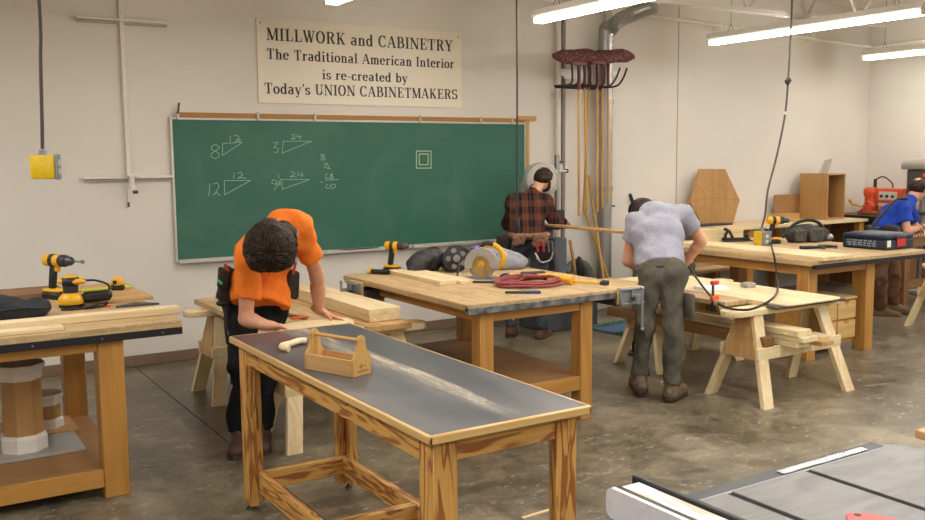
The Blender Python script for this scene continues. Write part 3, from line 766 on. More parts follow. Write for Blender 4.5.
# drawers of the right bench
mb = MB(); mb.box((6.68, 4.98, .08), (7.215, 5.4, .47), .003); mb.build('drawer_case', wood('honey', 'x'), benchR)
mb = MB(); mb.box((6.64, 4.95, .47), (7.215, 5.45, .49), .003); mb.build('drawer_case_top', wood('maple', 'x'), benchR)
for i, x in enumerate((6.70, 6.965)):
    for z in (.30, .125):
        w_, h_ = .245, .155
        poly = [(0, 0), (w_, 0), (w_, h_), (w_*.66, h_), (w_*.56, h_-.035), (w_*.44, h_-.035), (w_*.34, h_), (0, h_)]
        d_ = MB().prism(poly, frame((x, 4.98, z), (1, 0, 0), (0, 0, 1), (0, -1, 0)), .02).build('drawer', wood('maple', 'x'), benchR)
# vises
def vise(label, M, wood_pad=True):
    """local: x along bench edge, y out of the bench, z up; origin at top middle of the jaw gap"""
    loc = M.translation; t = thing('bench_vise', label, 'vise', loc); ROOT[t.name] = Matrix.Translation(loc)
    def B(mb, n, mat):
        mb._tf(mb.bm.verts, M); return mb.build(n, mat, t)
    B(MB().box((-.10, .03, -.115), (.10, .05, -.005), .004).box((-.10, .05, -.02), (.10, .068, -.006), .004).box((-.10, .05, -.115), (.10, .068, -.1), .004).box((-.012, .05, -.11), (.012, .066, -.01), .002), 'jaw_plate', GREYM)
    B(MB().box((-.10, .008, -.115), (.10, .03, -.002), .003), 'wood_pad', wood('maple', 'x'))
    B(MB().cyl((0, -.25, -.075), (0, .12, -.075), .014, n=12).cyl((-.07, -.25, -.075), (-.07, .04, -.075), .009, n=8).cyl((.07, -.25, -.075), (.07, .04, -.075), .009, n=8).box((-.1, -.26, -.13), (.1, -.0, -.06), .006), 'screw_and_rods', DSTEEL)
    B(MB().cyl((0, .11, -.105), (0, .11, -.045), .022, n=12), 'screw_head', GREYM)
    B(MB().cyl((.01, .135, .0), (.012, .137, -.27), .0085, n=10).ell((.012, .137, -.27), .013).ell((.01, .135, 0), .013), 'handle', GREYM)
vise('grey bench vise with hanging handle on the right front corner of the middle workbench', frame(at(627, 286, y=4.565), (1, 0, 0), (0, -1, 0), (0, 0, 1)))
vise('dark vise tucked under the left rear edge of the middle workbench', frame((2.895, 6.05, .845), (0, 1, 0), (-1, 0, 0), (0, 0, 1)))

# ---- sawhorses
def sawhorse(label, cx, cy, group='pine sawhorses', H=.655):
    t = thing('sawhorse', label, 'sawhorse', (cx, cy, 0), group=group)
    px_, py_, pz_ = wood('pine', 'x'), wood('pine', 'y'), wood('pine', 'z')
    L = .6; n = 8; poly = [(-L+.08-.08*math.sin(PI*i/n), -.09*math.cos(PI*i/n)) for i in range(n+1)][::-1] + [(L-.08+.08*math.sin(PI*i/n), -.09*math.cos(PI*i/n)) for i in range(n+1)]
    MB().prism(poly, Matrix.Translation((0, 0, H-.04)), .04, .003).build('beam', px_, t, world=False)
    for sx in (-1, 1):
        for sy in (-1, 1):
            a = Vector((sx*.345, sy*.055, H-.035)); b_ = Vector((sx*.445, sy*.255, .0))
            mb = MB(); mb.bar(a, b_, .098, .038, (0, sy, .3), .003)
            # trim the foot flat on the floor
            for v_ in mb.bm.verts:
                if v_.co.z < .05: v_.co += (b_-a).normalized()*((v_.co.z-.0)/abs((b_-a).normalized().z))
            mb.build('leg', pz_, t, world=False)
        z0, z1 = .315, H-.042
        def yy(z): return .055+.2*(H-.035-z)/(H-.035)
        def xx(z): return sx*(.345+.1*(H-.035-z)/(H-.035)+.045)
        poly = [(-yy(z0), z0), (yy(z0), z0), (yy(z1), z1), (-yy(z1), z1)]
        nx = Vector((sx*(H-.035), 0, .1)).normalized()
        mb = MB(); a_ = [mb.bm.verts.new((xx(z), y, z)) for y, z in poly]; b2 = [mb.bm.verts.new(Vector((xx(z), y, z))+nx*.016) for y, z in poly]
        mb.bm.faces.new(a_); mb.bm.faces.new(b2[::-1])
        for i in range(4): mb.bm.faces.new((a_[i], a_[(i+1) % 4], b2[(i+1) % 4], b2[i]))
        mb.build('gusset', wood('ply', 'z'), t, world=False)
    for sy in (-1, 1):
        y = .055+.2*(H-.035-.355)/(H-.035)
        MB().box((-.455, sy*(y+.02)-.012, .315), (.455, sy*(y+.02)+.012, .40), .003, ).build('rail', px_, t, world=False)
    return t
h1 = sawhorse('pine sawhorse right of the man in grey, with lumber stacked on its rails', 5.485, 4.37)
h2 = dup(h1, (5.62, 5.52, 0), 0, 'pine sawhorse directly behind the legs of the man in grey')
h3 = dup(h1, (2.40, 5.27, 0), 0, 'pine sawhorse seen under the black table top, near the man in orange')
h4 = dup(h1, (2.36, 6.58, 0), 0, 'pine sawhorse standing at the left behind the man in orange, by the wall')
h5 = dup(h1, (9.16, 5.16, 0), .06, 'pine sawhorse cut off by the right edge, in front of the man in blue')

# ---- planks across the sawhorses
piney, pinex = wood('pine', 'y'), wood('pine', 'x')
def board(lo, hi, mat, label, cat='board', name='plank', group=None, rz=0, bev=.003):
    lo = Vector(lo); hi = Vector(hi); c = (lo+hi)/2; d = hi-lo
    mb = MB().box(-d/2, d/2, bev); mb._tf(mb.bm.verts, Matrix.Translation(c) @ Matrix.Rotation(rz, 4, 'Z'))
    return mb.single(name, mat, label, cat, group)
G = 'planks bridging the right pair of sawhorses'
board((5.03, 4.50, .655), (5.25, 5.98, .690), wood('worn', 'y'), 'plank on the left edge of the right sawhorse platform, beside the man in grey', group=G)
board((5.27, 4.36, .655), (5.60, 6.0, .676), piney, 'plank under the rounded panel of the right sawhorse platform', group=G)
board((5.22, 4.20, .655), (5.98, 4.30, .675), plain('4f4d4a', .6), 'dark grey strip under the near edge of the rounded panel on the sawhorse', name='strip')
n = 8; w2, L2 = .64, 1.75
poly = [(0, L2), (0, .05), (.02, .01), (.06, 0), (w2-.08, 0), (w2-.02, .02), (w2, .08), (w2, L2)]
mb = MB().prism(poly, Matrix.Translation((5.27, 4.16, .677)), .013, .003); mb.single('plank', piney, 'wide thin rounded-corner panel lying on top of the right sawhorse platform', 'board', G)
board((5.51, 4.16, .625), (5.93, 5.9, .6545), plain('5d5a56', .6), 'dark grey strip board under the rounded panel on the right sawhorse', group=None) if False else None
GL_ = 'lumber lying on the rails of the right sawhorses'
for (x0, x1, y0, z0, z1, mat, lab) in [(5.10, 5.20, 4.20, .402, .47, 'brown', 'brown timber on the sawhorse rails, leftmost of the lower lumber'),
        (5.26, 5.40, 4.06, .402, .440, 'pine', 'lowest pine board of the lumber stack on the near sawhorse rails'), (5.27, 5.43, 4.02, .442, .480, 'pine', 'pine board in the middle of the lumber stack on the sawhorse rails'),
        (5.25, 5.40, 4.05, .482, .525, 'pine', 'topmost pine board of the lumber stack on the sawhorse rails'), (5.45, 5.58, 4.0, .402, .435, 'ply', 'tan board end sticking out furthest from the sawhorse rails'), (5.62, 5.76, 4.15, .402, .430, 'pine', 'thin pine board right of the lumber stack on the sawhorse rails')]:
    board((x0, y0, z0), (x1, y0+1.65, z1), wood(mat, 'y'), lab, group=GL_)
GO = 'planks bridging the left pair of sawhorses'
for k, (x0, x1, y0) in enumerate([(1.92, 2.20, 5.12), (2.205, 2.48, 5.10), (2.485, 2.80, 5.08)]):
    board((x0, y0, .655), (x1, y0+1.75, .693), wood(('worn', 'worn', 'ply')[k], 'y'), ('plank under the hand of the man in orange, nearest to him', 'middle plank of the platform beside the man in orange', 'plank under the stacked pine beams, beside the middle workbench')[k], group=GO)
for k, (x0, x1, z0, z1, y0) in enumerate([(2.56, 2.79, .694, .736, 5.20), (2.56, 2.79, .737, .776, 5.21)]):
    board((x0, y0, z0), (x1, y0+1.35, z1), piney, ('lower of two thick pine beams stacked between the man in orange and the middle bench', 'upper of two thick pine beams stacked between the man in orange and the middle bench')[k], group='stacked pine beams')
# ================================================================== tools and small things
DKG = plain('2b2c30', .55); ORG = plain('e2622a', .5); RED = plain('b8352c', .45)
def drill(label, loc, rz, s=1.0, bit=.07, tilt=0):
    t = thing('cordless_drill', label, 'drill', loc, rz, 'cordless drills'); t.scale = (s, s, s)
    b = lambda mb, n, m, p=t: mb.build(n, m, p, world=False)
    b(MB().lathe([(.012, -.095), (.030, -.09), (.034, -.07), (.034, .0), (.031, .02)], (0, 0, .205), (1, 0, 0), 16), 'motor_housing', YEL)
    b(MB().lathe([(.0345, -.045), (.0352, -.04), (.0352, -.02), (.0345, -.015)], (0, 0, .205), (1, 0, 0), 16), 'vent_band', BLACK)
    b(MB().lathe([(.031, .02), (.033, .025), (.032, .055), (.026, .065)], (0, 0, .205), (1, 0, 0), 16), 'clutch_collar', DKG)
    b(MB().lathe([(.024, .065), (.024, .09), (.013, .108)], (0, 0, .205), (1, 0, 0), 16), 'chuck', DSTEEL)
    b(MB().cyl((.105, 0, .205), (.105+bit, 0, .205), .0045, n=8).cyl((.105+bit-.012, 0, .205), (.105+bit, 0, .205), .010, n=8), 'bit', STEEL)
    b(MB().bar((-.035, 0, .18), (-.055, 0, .05), .034, .042, (1, 0, 0), .010), 'handle', BLACK)
    b(MB().box((-.022, -.012, .145), (.006, .012, .185), .005), 'trigger_guard', YEL)
    bt = b(MB().box((-.105, -.037, .0), (.03, .037, .035), .008), 'battery', BLACK)
    b(MB().box((-.10, -.036, .036), (.02, .036, .056), .008), 'battery_shoe', YEL)
    return t
ZL = .900
p = at(57, 295, z=ZL); drill('cordless drill standing on the left workbench with a spade bit, pointing right', (.865, 5.98, ZL), -1.0, 1.15, .075)
drill('cordless drill on the rear corner of the middle workbench, left of the router', (3.30, 6.22, .86), -1.0, 1.0, .05)
drill('cordless drill standing on the right workbench beside the yellow outlet box', (7.44, 6.02, .86), -.55, 1.12, .05)

# ---- left workbench
boardz = wood('pine', 'x')
board((-.3, 4.985, ZL), (1.37, 5.075, ZL+.038), boardz, 'long pale timber lying along the front of the left workbench', rz=.0, name='timber', bev=.004) if False else None
MB().box((-.3, 5.02, ZL), (1.33, 5.11, ZL+.038), .004).single('timber', boardz, 'long pale timber lying along the left workbench, reaching past its right end', 'board')
MB().box((-.33, 4.85, ZL), (.71, 4.935, ZL+.020), .003).single('timber', boardz, 'shorter pale strip along the very front edge of the left workbench', 'board')
def sander():
    p = at(60, 303, z=ZL); t = thing('random_orbital_sander', 'yellow and black orbital sander with dust bag on the left workbench', 'sander', (.87, 5.62, ZL), -.15)
    t.scale = (1.1, 1.1, 1.1)
    b = lambda mb, n, m, p=t: mb.build(n, m, p, world=False)
    b(MB().lathe([(.062, 0), (.062, .012), (.055, .016)], n=20), 'pad', BLACK)
    b(MB().lathe([(.06, .017), (.066, .03), (.062, .05), (.045, .068), (.036, .075)], n=20), 'skirt', YEL)
    b(MB().lathe([(.036, .076), (.038, .1), (.04, .115)], n=16), 'neck', DKG)
    b(MB().ell((0, 0, .135), (.052, .045, .03)), 'motor_cap', BLACK)
    b(MB().box((.0, -.046, .12), (.075, .046, .148), .012), 'grip_band', YEL); b(MB().box((-.062, -.03, .122), (-.03, .03, .15), .01), 'side_cap', YEL)
    b(MB().ell((0, 0, .158), (.04, .035, .012)), 'top_cap', YEL)
    b(MB().bar((.05, 0, .045), (.2, -.02, .055), .06, .055, (0, 0, 1), .016), 'dust_bag', BLACK)
    c = smoothpath([(.07, .0, .135), (.13, .0, .13), (.19, .04, .09), (.16, .06, .01), (.12, -.1, .006), (.06, -.12, .006), (.1, -.15, .02), (.17, -.12, .03), (.14, -.09, .006), (.0, -.13, .006), (-.05, -.12, .006)], 6)
    b(MB().tube(c, .0055, 8), 'power_cord', BLACK)
sander()
def softbag(name, label, cat, loc, rz, lumps, mat, extra=None):
    t = thing(name, label, cat, loc, rz)
    mb = MB()
    s_ = SDF((-.32, -.25, -.03), (.32, .25, .3), .011)
    for c, r_ in lumps: s_.ell(c, r_, .03)
    s_.noise(.006, 38); s_.noise(.004, 80); s_.halfspace((0, 0, .002), (0, 0, -1))
    s_.into(mb.bm); mb.build('bag_body', mat, t, world=False, smooth=180)
    if extra: extra(t)
    return t
canvas = plain('1d1f26', .7, 0, .2, 40); leather = plain('4b4640', .7, 0, .25, 40); khaki = plain('3a3833', .75, 0, .25, 30)
p = at(18, 316, z=ZL)
softbag('tool_bag', 'dark navy tool bag lying on the left workbench at the photo edge', 'bag', (.50, 5.36, ZL), .05, [((-.08, 0, .05), (.2, .1, .085)), ((.1, .02, .04), (.13, .09, .065)), ((-.2, .03, .05), (.1, .09, .07))], canvas,
        lambda t: MB().tube(smoothpath([(-.2, -.09, .03), (-.1, -.12, .06), (.05, -.105, .07), (.2, -.05, .05)], 5), .006, 8).build('strap', BLACK, t, world=False))
# plywood offcut, tape measure, level, square
MB().box((.93, 5.62, ZL), (1.33, 6.42, ZL+.02), .002).single('plywood_panel', wood('ply', 'x'), 'plywood panel at the rear right of the left workbench, under the tape measure', 'panel')
MB().box((.55, 6.05, ZL), (.92, 6.40, ZL+.035), .003).single('offcut', wood('brown', 'x'), 'brown board lying behind the standing drill on the left workbench', 'board')
MB().box((.1, 6.1, ZL), (.53, 6.42, ZL+.02), .003).single('offcut', wood('ply', 'x'), 'thin board at the left rear of the left workbench, behind the navy bag', 'board')
p = at(118, 290, z=ZL+.02)
t = thing('tape_measure', 'yellow and black tape measure on the plywood panel of the left workbench', 'tape measure', (p.x, p.y, ZL+.021), -.4)
t.scale = (1.25,)*3
MB().box((-.032, -.018, .0), (.032, .018, .03), .006).build('case_bottom', BLACK, t, world=False)
MB().ell((0, 0, .035), (.034, .018, .034)).build('case', YEL, t, world=False)
MB().box((-.02, -.019, .03), (.0, -.012, .05), .002).build('lock_lever', BLACK, t, world=False)
MB().box((1.0, 6.08, ZL+.02), (1.30, 6.13, ZL+.032), .002).single('level', plain('c9d42c', .5), 'bright yellow-green level lying beside the tape measure', 'level')
mb = MB().prism([(0, 0), (.24, -.02), (.12, .10)], frame((1.07, 5.42, ZL+.0), (1, 0, 0), (0, 1, 0), (0, 0, 1)), .012, .001)
mb.single('speed_square', plain('4b4b4e', .5, .3), 'dark triangular square lying on the left workbench behind the long timber', 'square')
MB().box((1.0, 5.50, ZL), (1.06, 5.53, ZL+.014), .004).single('marking_knife', ORG, 'small orange knife lying left of the dark square on the left workbench', 'knife')

# ---- octagonal pillars on the left shelf
whitep = plain('dcd5cb', .55)
ZS = .156
MB().box((.02, 5.25, ZS), (.845, 5.625, ZS+.016), .002).single('base_board', plain('a3a09a', .6), 'grey board on the lower shelf under the large octagonal pillar', 'board')
MB().box((.44, 5.66, ZS), (.88, 6.0, ZS+.016), .002).single('base_board', wood('ply', 'x'), 'tan board on the lower shelf under the small octagonal pillar', 'board')
def pillar(label, x, y, r, h, mould, foot, k):
    t = thing('octagonal_pillar', label, 'pillar', (x, y, ZS+.0165), group='octagonal pillar samples')
    q = .5
    MB().lathe([(r*1.17, 0), (r*1.17, foot*.8), (r*1.08, foot)], n=8, phase=q).build('plinth', whitep, t, world=False, smooth=20)
    MB().lathe([(r, foot), (r, h-mould)], n=8, phase=q).build('shaft', wood('oakcab', 'z'), t, world=False, smooth=20)
    MB().lathe([(r*1.03, h-mould), (r*1.08, h-mould*.75), (r*1.08, h-mould*.55), (r*1.2, h-mould*.25), (r*1.24, h-.012), (r*1.24, h)], n=8, phase=q).build('capital', whitep, t, world=False, smooth=20)
    mb = MB().lathe([(r*1.18, h+.0005), (r*.9, h-.0), (r*.86, h-.0), (r*.1, h+.001)], n=8, phase=q); mb.build('top_panel', wood('brown', 'x'), t, world=False, smooth=20)
pp = at(19, 449, z=ZS+.017)
pillar('large octagonal pillar with white base and moulding on the grey board', .560, 5.425, .105, .475, .085, .09, 0)
pillar('small octagonal pillar with white mouldings behind the large one', .725, 5.82, .085, .20, .065, .055, 1)

# ---- front table: tote, scroll, pointed board
a = at(304.9, 369, z=th); b_ = at(353.4, 378, z=th); c_ = at(366.8, 375, z=th)
ux = (b_-a).normalized(); L = (b_-a).length; uy = Vector((0, 0, 1)).cross(ux); Wd = .105
ang = math.atan2(ux.y, ux.x)
t = thing('tool_tote', 'small wooden tool tote with dowel handle on the front work table', 'tool tote', (a.x, a.y, th+.0005), ang)
mp_ = wood('handle', 'x')
bl = lambda mb, n, m: mb.build(n, m, t, world=False)
bl(MB().box((.012, .0, .0), (L-.012, .008, .066), .001), 'side', wood('ply', 'x')); bl(MB().box((.012, Wd-.008, .0), (L-.012, Wd, .066), .001), 'side', wood('ply', 'x'))
bl(MB().box((.012, .008, .0), (L-.012, Wd-.008, .006)), 'bottom', wood('ply', 'x'))
prof = [(0, 0), (Wd, 0), (Wd, .068), (Wd*.82, .085), (Wd*.68, .13)]+[(Wd/2+.022*math.cos(R(q)), .142+.020*math.sin(R(q))) for q in range(0, 181, 20)]+[(Wd*.32, .13), (Wd*.18, .085), (0, .068)]
for x in (0, L-.012):
    en = bl(MB().prism(prof, frame((x, 0, 0), (0, 1, 0), (0, 0, 1), (1, 0, 0)), .012, .001), 'end_panel', wood('handle', 'z'))
mb = MB()
for k in range(7):   # burnt stamp: a hammer mark over a row of letters
    y0 = .022+k*.010; mb.box((L, y0, .014), (L+.0006, y0+.0065, .016)); mb.box((L, y0, .014), (L+.0006, y0+.0016, .022))
    if k % 2: mb.box((L, y0, .020), (L+.0006, y0+.0065, .022))
mb.box((L, .035, .036), (L+.0006, .055, .040)); mb.box((L, .044, .028), (L+.0006, .047, .05)); mb.box((L, .058, .038), (L+.0006, .072, .041))
bl(mb, 'burnt_mark', plain('6b4a22', .8))
bl(MB().cyl((.0, Wd/2, .140), (L, Wd/2, .140), .0075, n=12), 'handle_dowel', wood('handle', 'x'))
q0 = at(289, 352, z=th); q1 = at(310, 347, z=th+.02)
d_ = (at(308, 343, z=th)-at(289, 353, z=th)); ang = math.atan2(d_.y, d_.x)
t = MB()
path = smoothpath([(0, 0, .014), (.01, .035, .018), (.05, .05, .018), (.11, .03, .018), (.165, .02, .018), (.185, -.01, .016)], 5)
t.tube(path, [.014, .016]+[.015]*(len(path)-4)+[.016, .013], 10)
t._tf(t.bm.verts, Matrix.Translation((q0.x, q0.y, th)) @ Matrix.Rotation(ang, 4, 'Z'))
t.single('wooden_scroll', wood('pine', 'x'), 'pale curved wooden piece lying behind the tool tote', 'wood piece')
# pointed board being worked by the man in orange
ZB = .694
zt = lambda x: ZB+.022+max(0, (345-x)/87)*.085
pa = [at(x, y, z=zt(x)) for x, y in ((258, 330), (275, 325.5), (300, 321.5), (325, 319), (347, 317.5), (354, 320.5), (345, 324), (325, 326), (300, 328.5), (268, 332))]
mb = MB(); va = [mb.bm.verts.new(p_) for p_ in pa]; vb = [mb.bm.verts.new(p_-Vector((0, 0, .02))) for p_ in pa]; n = len(pa)
mb.bm.faces.new(va); mb.bm.faces.new(vb[::-1])
for i in range(n): mb.bm.faces.new((va[i], va[(i+1) % n], vb[(i+1) % n], vb[i]))
mb.single('pointed_board', wood('pine', 'x'), 'pale pointed board under the hands of the man in orange', 'board')
p0 = at(283, 314, z=ZB+.01); p1 = at(306, 318, z=ZB+.01)
t = thing('bar_clamp', 'bar clamp with orange pad on the platform beside the hand of the man in orange', 'clamp', (p0.x, p0.y, ZB))
MB().bar(p0, p1+Vector((0, 0, .0)), .03, .02, bev=.002).build('bar', wood('brown', 'x'), t)
p2 = at(303, 318, z=ZB+.012); MB().bar(at(291, 318.5, z=ZB+.03), at(308, 316.5, z=ZB+.03), .03, .014, bev=.004).build('pad', ORG, t)

# ---- middle workbench: boards, router, saw, hoodie, cord and so on
ZM = .86
bd = wood('pine', 'y')
MB().box((3.20, 5.40, ZM), (3.34, 6.2, ZM+.028), .002).single('offcut', bd, 'pine board nearest the left edge of the middle workbench, below the drill', 'board', 'two pine boards side by side on the middle bench')
MB().box((3.345, 5.36, ZM), (3.46, 6.12, ZM+.024), .002).single('offcut', bd, 'narrower pine board lying beside the one below the drill, with a white tag', 'board', 'two pine boards side by side on the middle bench')
t = thing('flashlight', 'small black and yellow flashlight at the rear left of the middle workbench', 'flashlight', (3.14, 6.2, ZM))
MB().cyl((3.09, 6.26, ZM+.02), (3.18, 6.12, ZM+.02), .018, n=10).build('barrel', BLACK, t); MB().cyl((3.085, 6.268, ZM+.02), (3.10, 6.245, ZM+.02), .0205, n=10).build('tail_ring', YEL, t)
# router lying on its side
t = thing('router', 'black router lying on its side with its round base plate showing', 'router', (3.72, 6.05, ZM))
rx = (at(453, 260, y=5.98)); n_ = Vector((-.35, -.93, .12)).normalized(); cc = Vector((3.66, 5.93, ZM+.108))
u_ = n_.cross(Vector((0, 0, 1))).normalized(); 
mb = MB().lathe([(.098, 0), (.104, .006), (.104, .014), (.05, .016), (.03, .03)], cc, n_, 28)
pl = mb.build('base_plate', BLACK, t)
for k in range(5):
    a_ = k*2*PI/5; q = cc+(u_*math.cos(a_)+n_.cross(u_)*math.sin(a_))*.062+n_*.0145
    MB().lathe([(.022, 0), (.02, .004)], q, n_, 12).build('opening', plain('77736b', .6), pl)
MB().lathe([(.03, 0), (.028, .012)], cc+n_*.02, n_, 14).build('collet', STEEL, t)
MB().lathe([(.062, -.02), (.078, -.05), (.08, -.13), (.065, -.19), (.05, -.2)], cc+Vector((0, 0, -.02)), (n_+Vector((.25, 0, -.05))).normalized(), 18).build('motor_body', BLACK, t)
# dark tool bag to its left
softbag('tool_pouch', 'black leather tool bag left of the router on the middle workbench', 'bag', (3.53, 6.15, ZM), .25, [((-.02, 0, .075), (.17, .09, .085)), ((-.12, -.02, .05), (.08, .06, .07)), ((.08, .02, .09), (.1, .08, .09)), ((-.2, -.04, .015), (.05, .03, .02))], plain('211f1e', .6, 0, .3, 30))
# circular saw
def circular_saw():
    c = Vector((3.62, 5.50, ZM)); t = thing('circular_saw', 'yellow circular saw with grey blade guard standing on the middle workbench', 'circular saw', c, -.85)
    t.scale = (1.05,)*3
    b = lambda mb, n, m, p=t: mb.build(n, m, p, world=False)
    b(MB().box((-.15, -.06, 0), (.15, .085, .006), .001), 'base_plate', GREYM)
    C0 = Vector((0, -.03, .103))
    def half(r0, r1, a0, a1, t_, y):
        n = 20; ps = [(r1*math.cos(R(a0+(a1-a0)*i/n)), r1*math.sin(R(a0+(a1-a0)*i/n))) for i in range(n+1)]+[(r0*math.cos(R(a1+(a0-a1)*i/n)), r0*math.sin(R(a1+(a0-a1)*i/n))) for i in range(n+1)]
        return MB().prism(ps, frame((C0.x, y, C0.z), (1, 0, 0), (0, 0, 1), (0, -1, 0)), t_, .002)
    b(half(.062, .118, -15, 200, .045, -.005), 'upper_guard', plain('a7a5a0', .4, .4)); b(half(.085, .098, 170, 350, .03, -.012), 'lower_guard', GREYM)
    b(MB().cyl((0, -.022, .103), (0, -.028, .103), .09, n=40), 'blade', plain('b89a5c', .4, .4))
    b(MB().cyl((0, -.028, .103), (0, -.045, .103), .025, n=14).cyl((0, -.045, .103), (0, -.052, .103), .012, n=6), 'arbor', YEL)
    b(MB().bar((.0, -.05, .1), (.04, -.05, .03), .012, .006), 'guard_lever', GREYM)
    b(MB().lathe([(.055, 0), (.062, .02), (.06, .1), (.045, .12)], (.03, -.0, .11), (0, 1, 0), 18), 'motor', YEL)
    b(MB().tube(smoothpath([(-.02, .03, .19), (.02, .03, .235), (.09, .03, .225), (.14, .03, .16), (.12, .03, .09), (.06, .03, .08)], 5), .019, 10), 'handle', YEL)
    b(MB().tube(smoothpath([(-.03, .03, .18), (.01, .03, .238), (.07, .03, .238)], 5), .0205, 10), 'grip', BLACK)
    b(MB().bar((-.06, -.03, .18), (-.13, -.02, .21), .03, .03, bev=.008), 'front_knob', BLACK)
    b(MB().box((.12, -.02, .0), (.17, .1, .035), .01), 'cord_boot', BLACK)
circular_saw()
cd_ = smoothpath([(3.58, 5.75, ZM+.10), (3.48, 5.62, ZM+.02), (3.42, 5.48, ZM+.008), (3.45, 5.36, ZM+.007), (3.6, 5.25, ZM+.007), (3.74, 5.24, ZM+.007), (3.82, 5.33, ZM+.007), (3.83, 5.42, ZM+.01)], 8)
MB().tube(cd_, .0085, 8).single('power_cord', BLACK, 'black cord curving on the bench in front of the circular saw', 'cord')
# hoodie
fab = plain('8d8c94', .9, 0, .1, 20)
t = thing('hoodie', 'grey sweatshirt bundled on the middle workbench behind the saw', 'clothing', (4.08, 5.98, ZM), -.45)
s_ = SDF((-.3, -.25, -.02), (.3, .25, .24), .009)
for c, r_ in [((0, 0, .06), (.19, .14, .075)), ((.1, -.03, .05), (.14, .12, .07)), ((-.1, .03, .09), (.12, .1, .075)), ((.0, -.1, .03), (.2, .05, .04))]: s_.ell(c, r_, .03)
for i in range(6):
    a_ = -1.3+i*.5; pts = [(-.17+.33*j/9, -.10+.10*math.sin(a_+j*.35)+.02*i, .05+.075*math.sin(PI*(j+1)/11)+.004*i) for j in range(10)]
    for q, w_ in zip(pts, pts[1:]): s_.cap(q, w_, .018, .018, .014)
s_.noise(.004, 45); s_.halfspace((0, 0, .002), (0, 0, -1)); mb = MB(); s_.into(mb.bm); mb.build('cloth', fab, t, world=False, smooth=180)
MB().ell((-.16, .06, .155), (.05, .03, .025)).build('purple_lining', plain('6f4fa0', .8), t, world=False)
# red cord coil
mb = MB(); redc = plain('8e3a3c', .55, 0, .15, 60); pts = []
c = Vector((3.70, 5.05, ZM)); ta = at(532, 282, z=ZM+.02)
for k in range(5*26):
    a_ = k*2*PI/26; lap = k/26; rr_ = .225+.022*math.sin(lap*2.4)+.012*math.sin(a_*2+lap)
    pts.append((c.x+.02*math.cos(lap*2)+rr_*1.0*math.cos(a_)+.0, c.y+.02*math.sin(lap*1.7)+rr_*.78*math.sin(a_), ZM+.009+.017*((lap*1.0) % 2.2)+.004*math.sin(a_*3+lap)))
mb.tube(pts, .0085, 8); mb.single('extension_cord', redc, 'dark red extension cord coiled on the middle workbench', 'cord')
# black-and-yellow plug, yellow-handled tool, dark blue bar
p = at(533, 274, z=ZM+.02)
t = thing('cord_plug', 'black connector block lying behind the red cord coil', 'connector', (p.x, p.y, ZM))
MB().bar(p+Vector((-.10, .02, 0)), p+Vector((.09, -.03, 0)), .05, .04, bev=.012).build('connector', BLACK, t); MB().bar(p+Vector((.0, -.05, -.005)), p+Vector((.12, -.05, -.005)), .03, .02, bev=.006).build('yellow_lead', YEL, t)
a = at(549, 278, z=ZM+.025); b_ = at(573, 281, z=ZM+.025); c_ = at(600, 283, z=ZM+.012); d_ = at(608, 283.5, z=ZM+.012)
t = thing('yellow_lance', 'yellow tool with thick grip and thin shaft at the right of the middle workbench', 'tool', (b_.x, b_.y, ZM))
MB().tube([a, a+(b_-a)*.15, a+(b_-a)*.9, b_], [.022, .034, .036, .026], 12).build('grip', YEL, t)
MB().tube([a+(a-b_)*.25, a], [.018, .022], 10).build('neck', BLACK, t)
MB().cyl(b_, c_, .009, n=10).build('shaft', YEL, t); MB().tube([c_, c_+(d_-c_)*.4, d_], [.012, .024, .022], 10).build('tip', BLACK, t)
a = at(505, 292, z=ZM+.01); b_ = at(541, 292, z=ZM+.01)
t = thing('pry_bar', 'dark blue handled flat bar lying at the front edge of the middle workbench', 'tool', (b_.x, b_.y, ZM))
MB().bar(a, a+(b_-a)*.5, .03, .012, bev=.003).build('blade', DKG, t); MB().bar(a+(b_-a)*.46, b_, .036, .019, bev=.006).build('grip', plain('2c3f63', .5), t)

# ---- right workbench
MB().box((6.47, 4.765, ZM), (6.86, 6.5, ZM+.035), .003).single('timber', wood('pine', 'y'), 'wide pale board along the left edge of the right workbench', 'board')
n = 10; hh = .13; poly = [(.09-.09*math.sin(PI*i/n)*1.0, hh/2-hh/2*math.cos(PI*i/n)) for i in range(n+1)][::-1]
a = at(710, 243, z=ZM+.036); 
poly = [(-.065*math.sin(PI*i/n), hh/2-hh/2*math.cos(PI*i/n)) for i in range(n+1)]+[(.62, hh), (.62, 0)]
MB().prism(poly[::-1], frame((6.93, 6.56, ZM), (1, 0, 0), (0, 0, 1), (0, -1, 0)), .03, .002).single('round_end_board', wood('pine', 'x'), 'pale round-ended board standing on edge at the rear of the right workbench', 'board')
def plane():
    p = at(738, 243, z=ZM+.036); t = thing('hand_plane', 'black hand plane standing on the right workbench in front of the round-ended board', 'hand plane', (at(737, 241.5, z=ZM).x, at(737, 241.5, z=ZM).y, ZM+.0005), -.35)
    t.scale = (1.25,)*3; b = lambda mb, n, m: mb.build(n, m, t, world=False)
    b(MB().box((-.125, -.032, 0), (.125, .032, .012), .003), 'sole', DSTEEL); b(MB().box((-.12, -.031, .012), (.1, -.026, .03), .002).box((-.12, .026, .012), (.1, .031, .03), .002), 'cheek', BLACK)
    b(MB().bar((-.03, 0, .015), (-.075, 0, .095), .045, .008, (1, 0, 0), .002), 'iron', DSTEEL)
    b(MB().tube(smoothpath([(-.09, 0, .012), (-.105, 0, .05), (-.085, 0, .09), (-.115, 0, .105)], 5), .013, 10), 'tote_handle', BLACK)
    b(MB().lathe([(.01, .012), (.009, .03), (.019, .05), (.012, .062)], (.085, 0, 0), n=14), 'front_knob', BLACK)
plane()
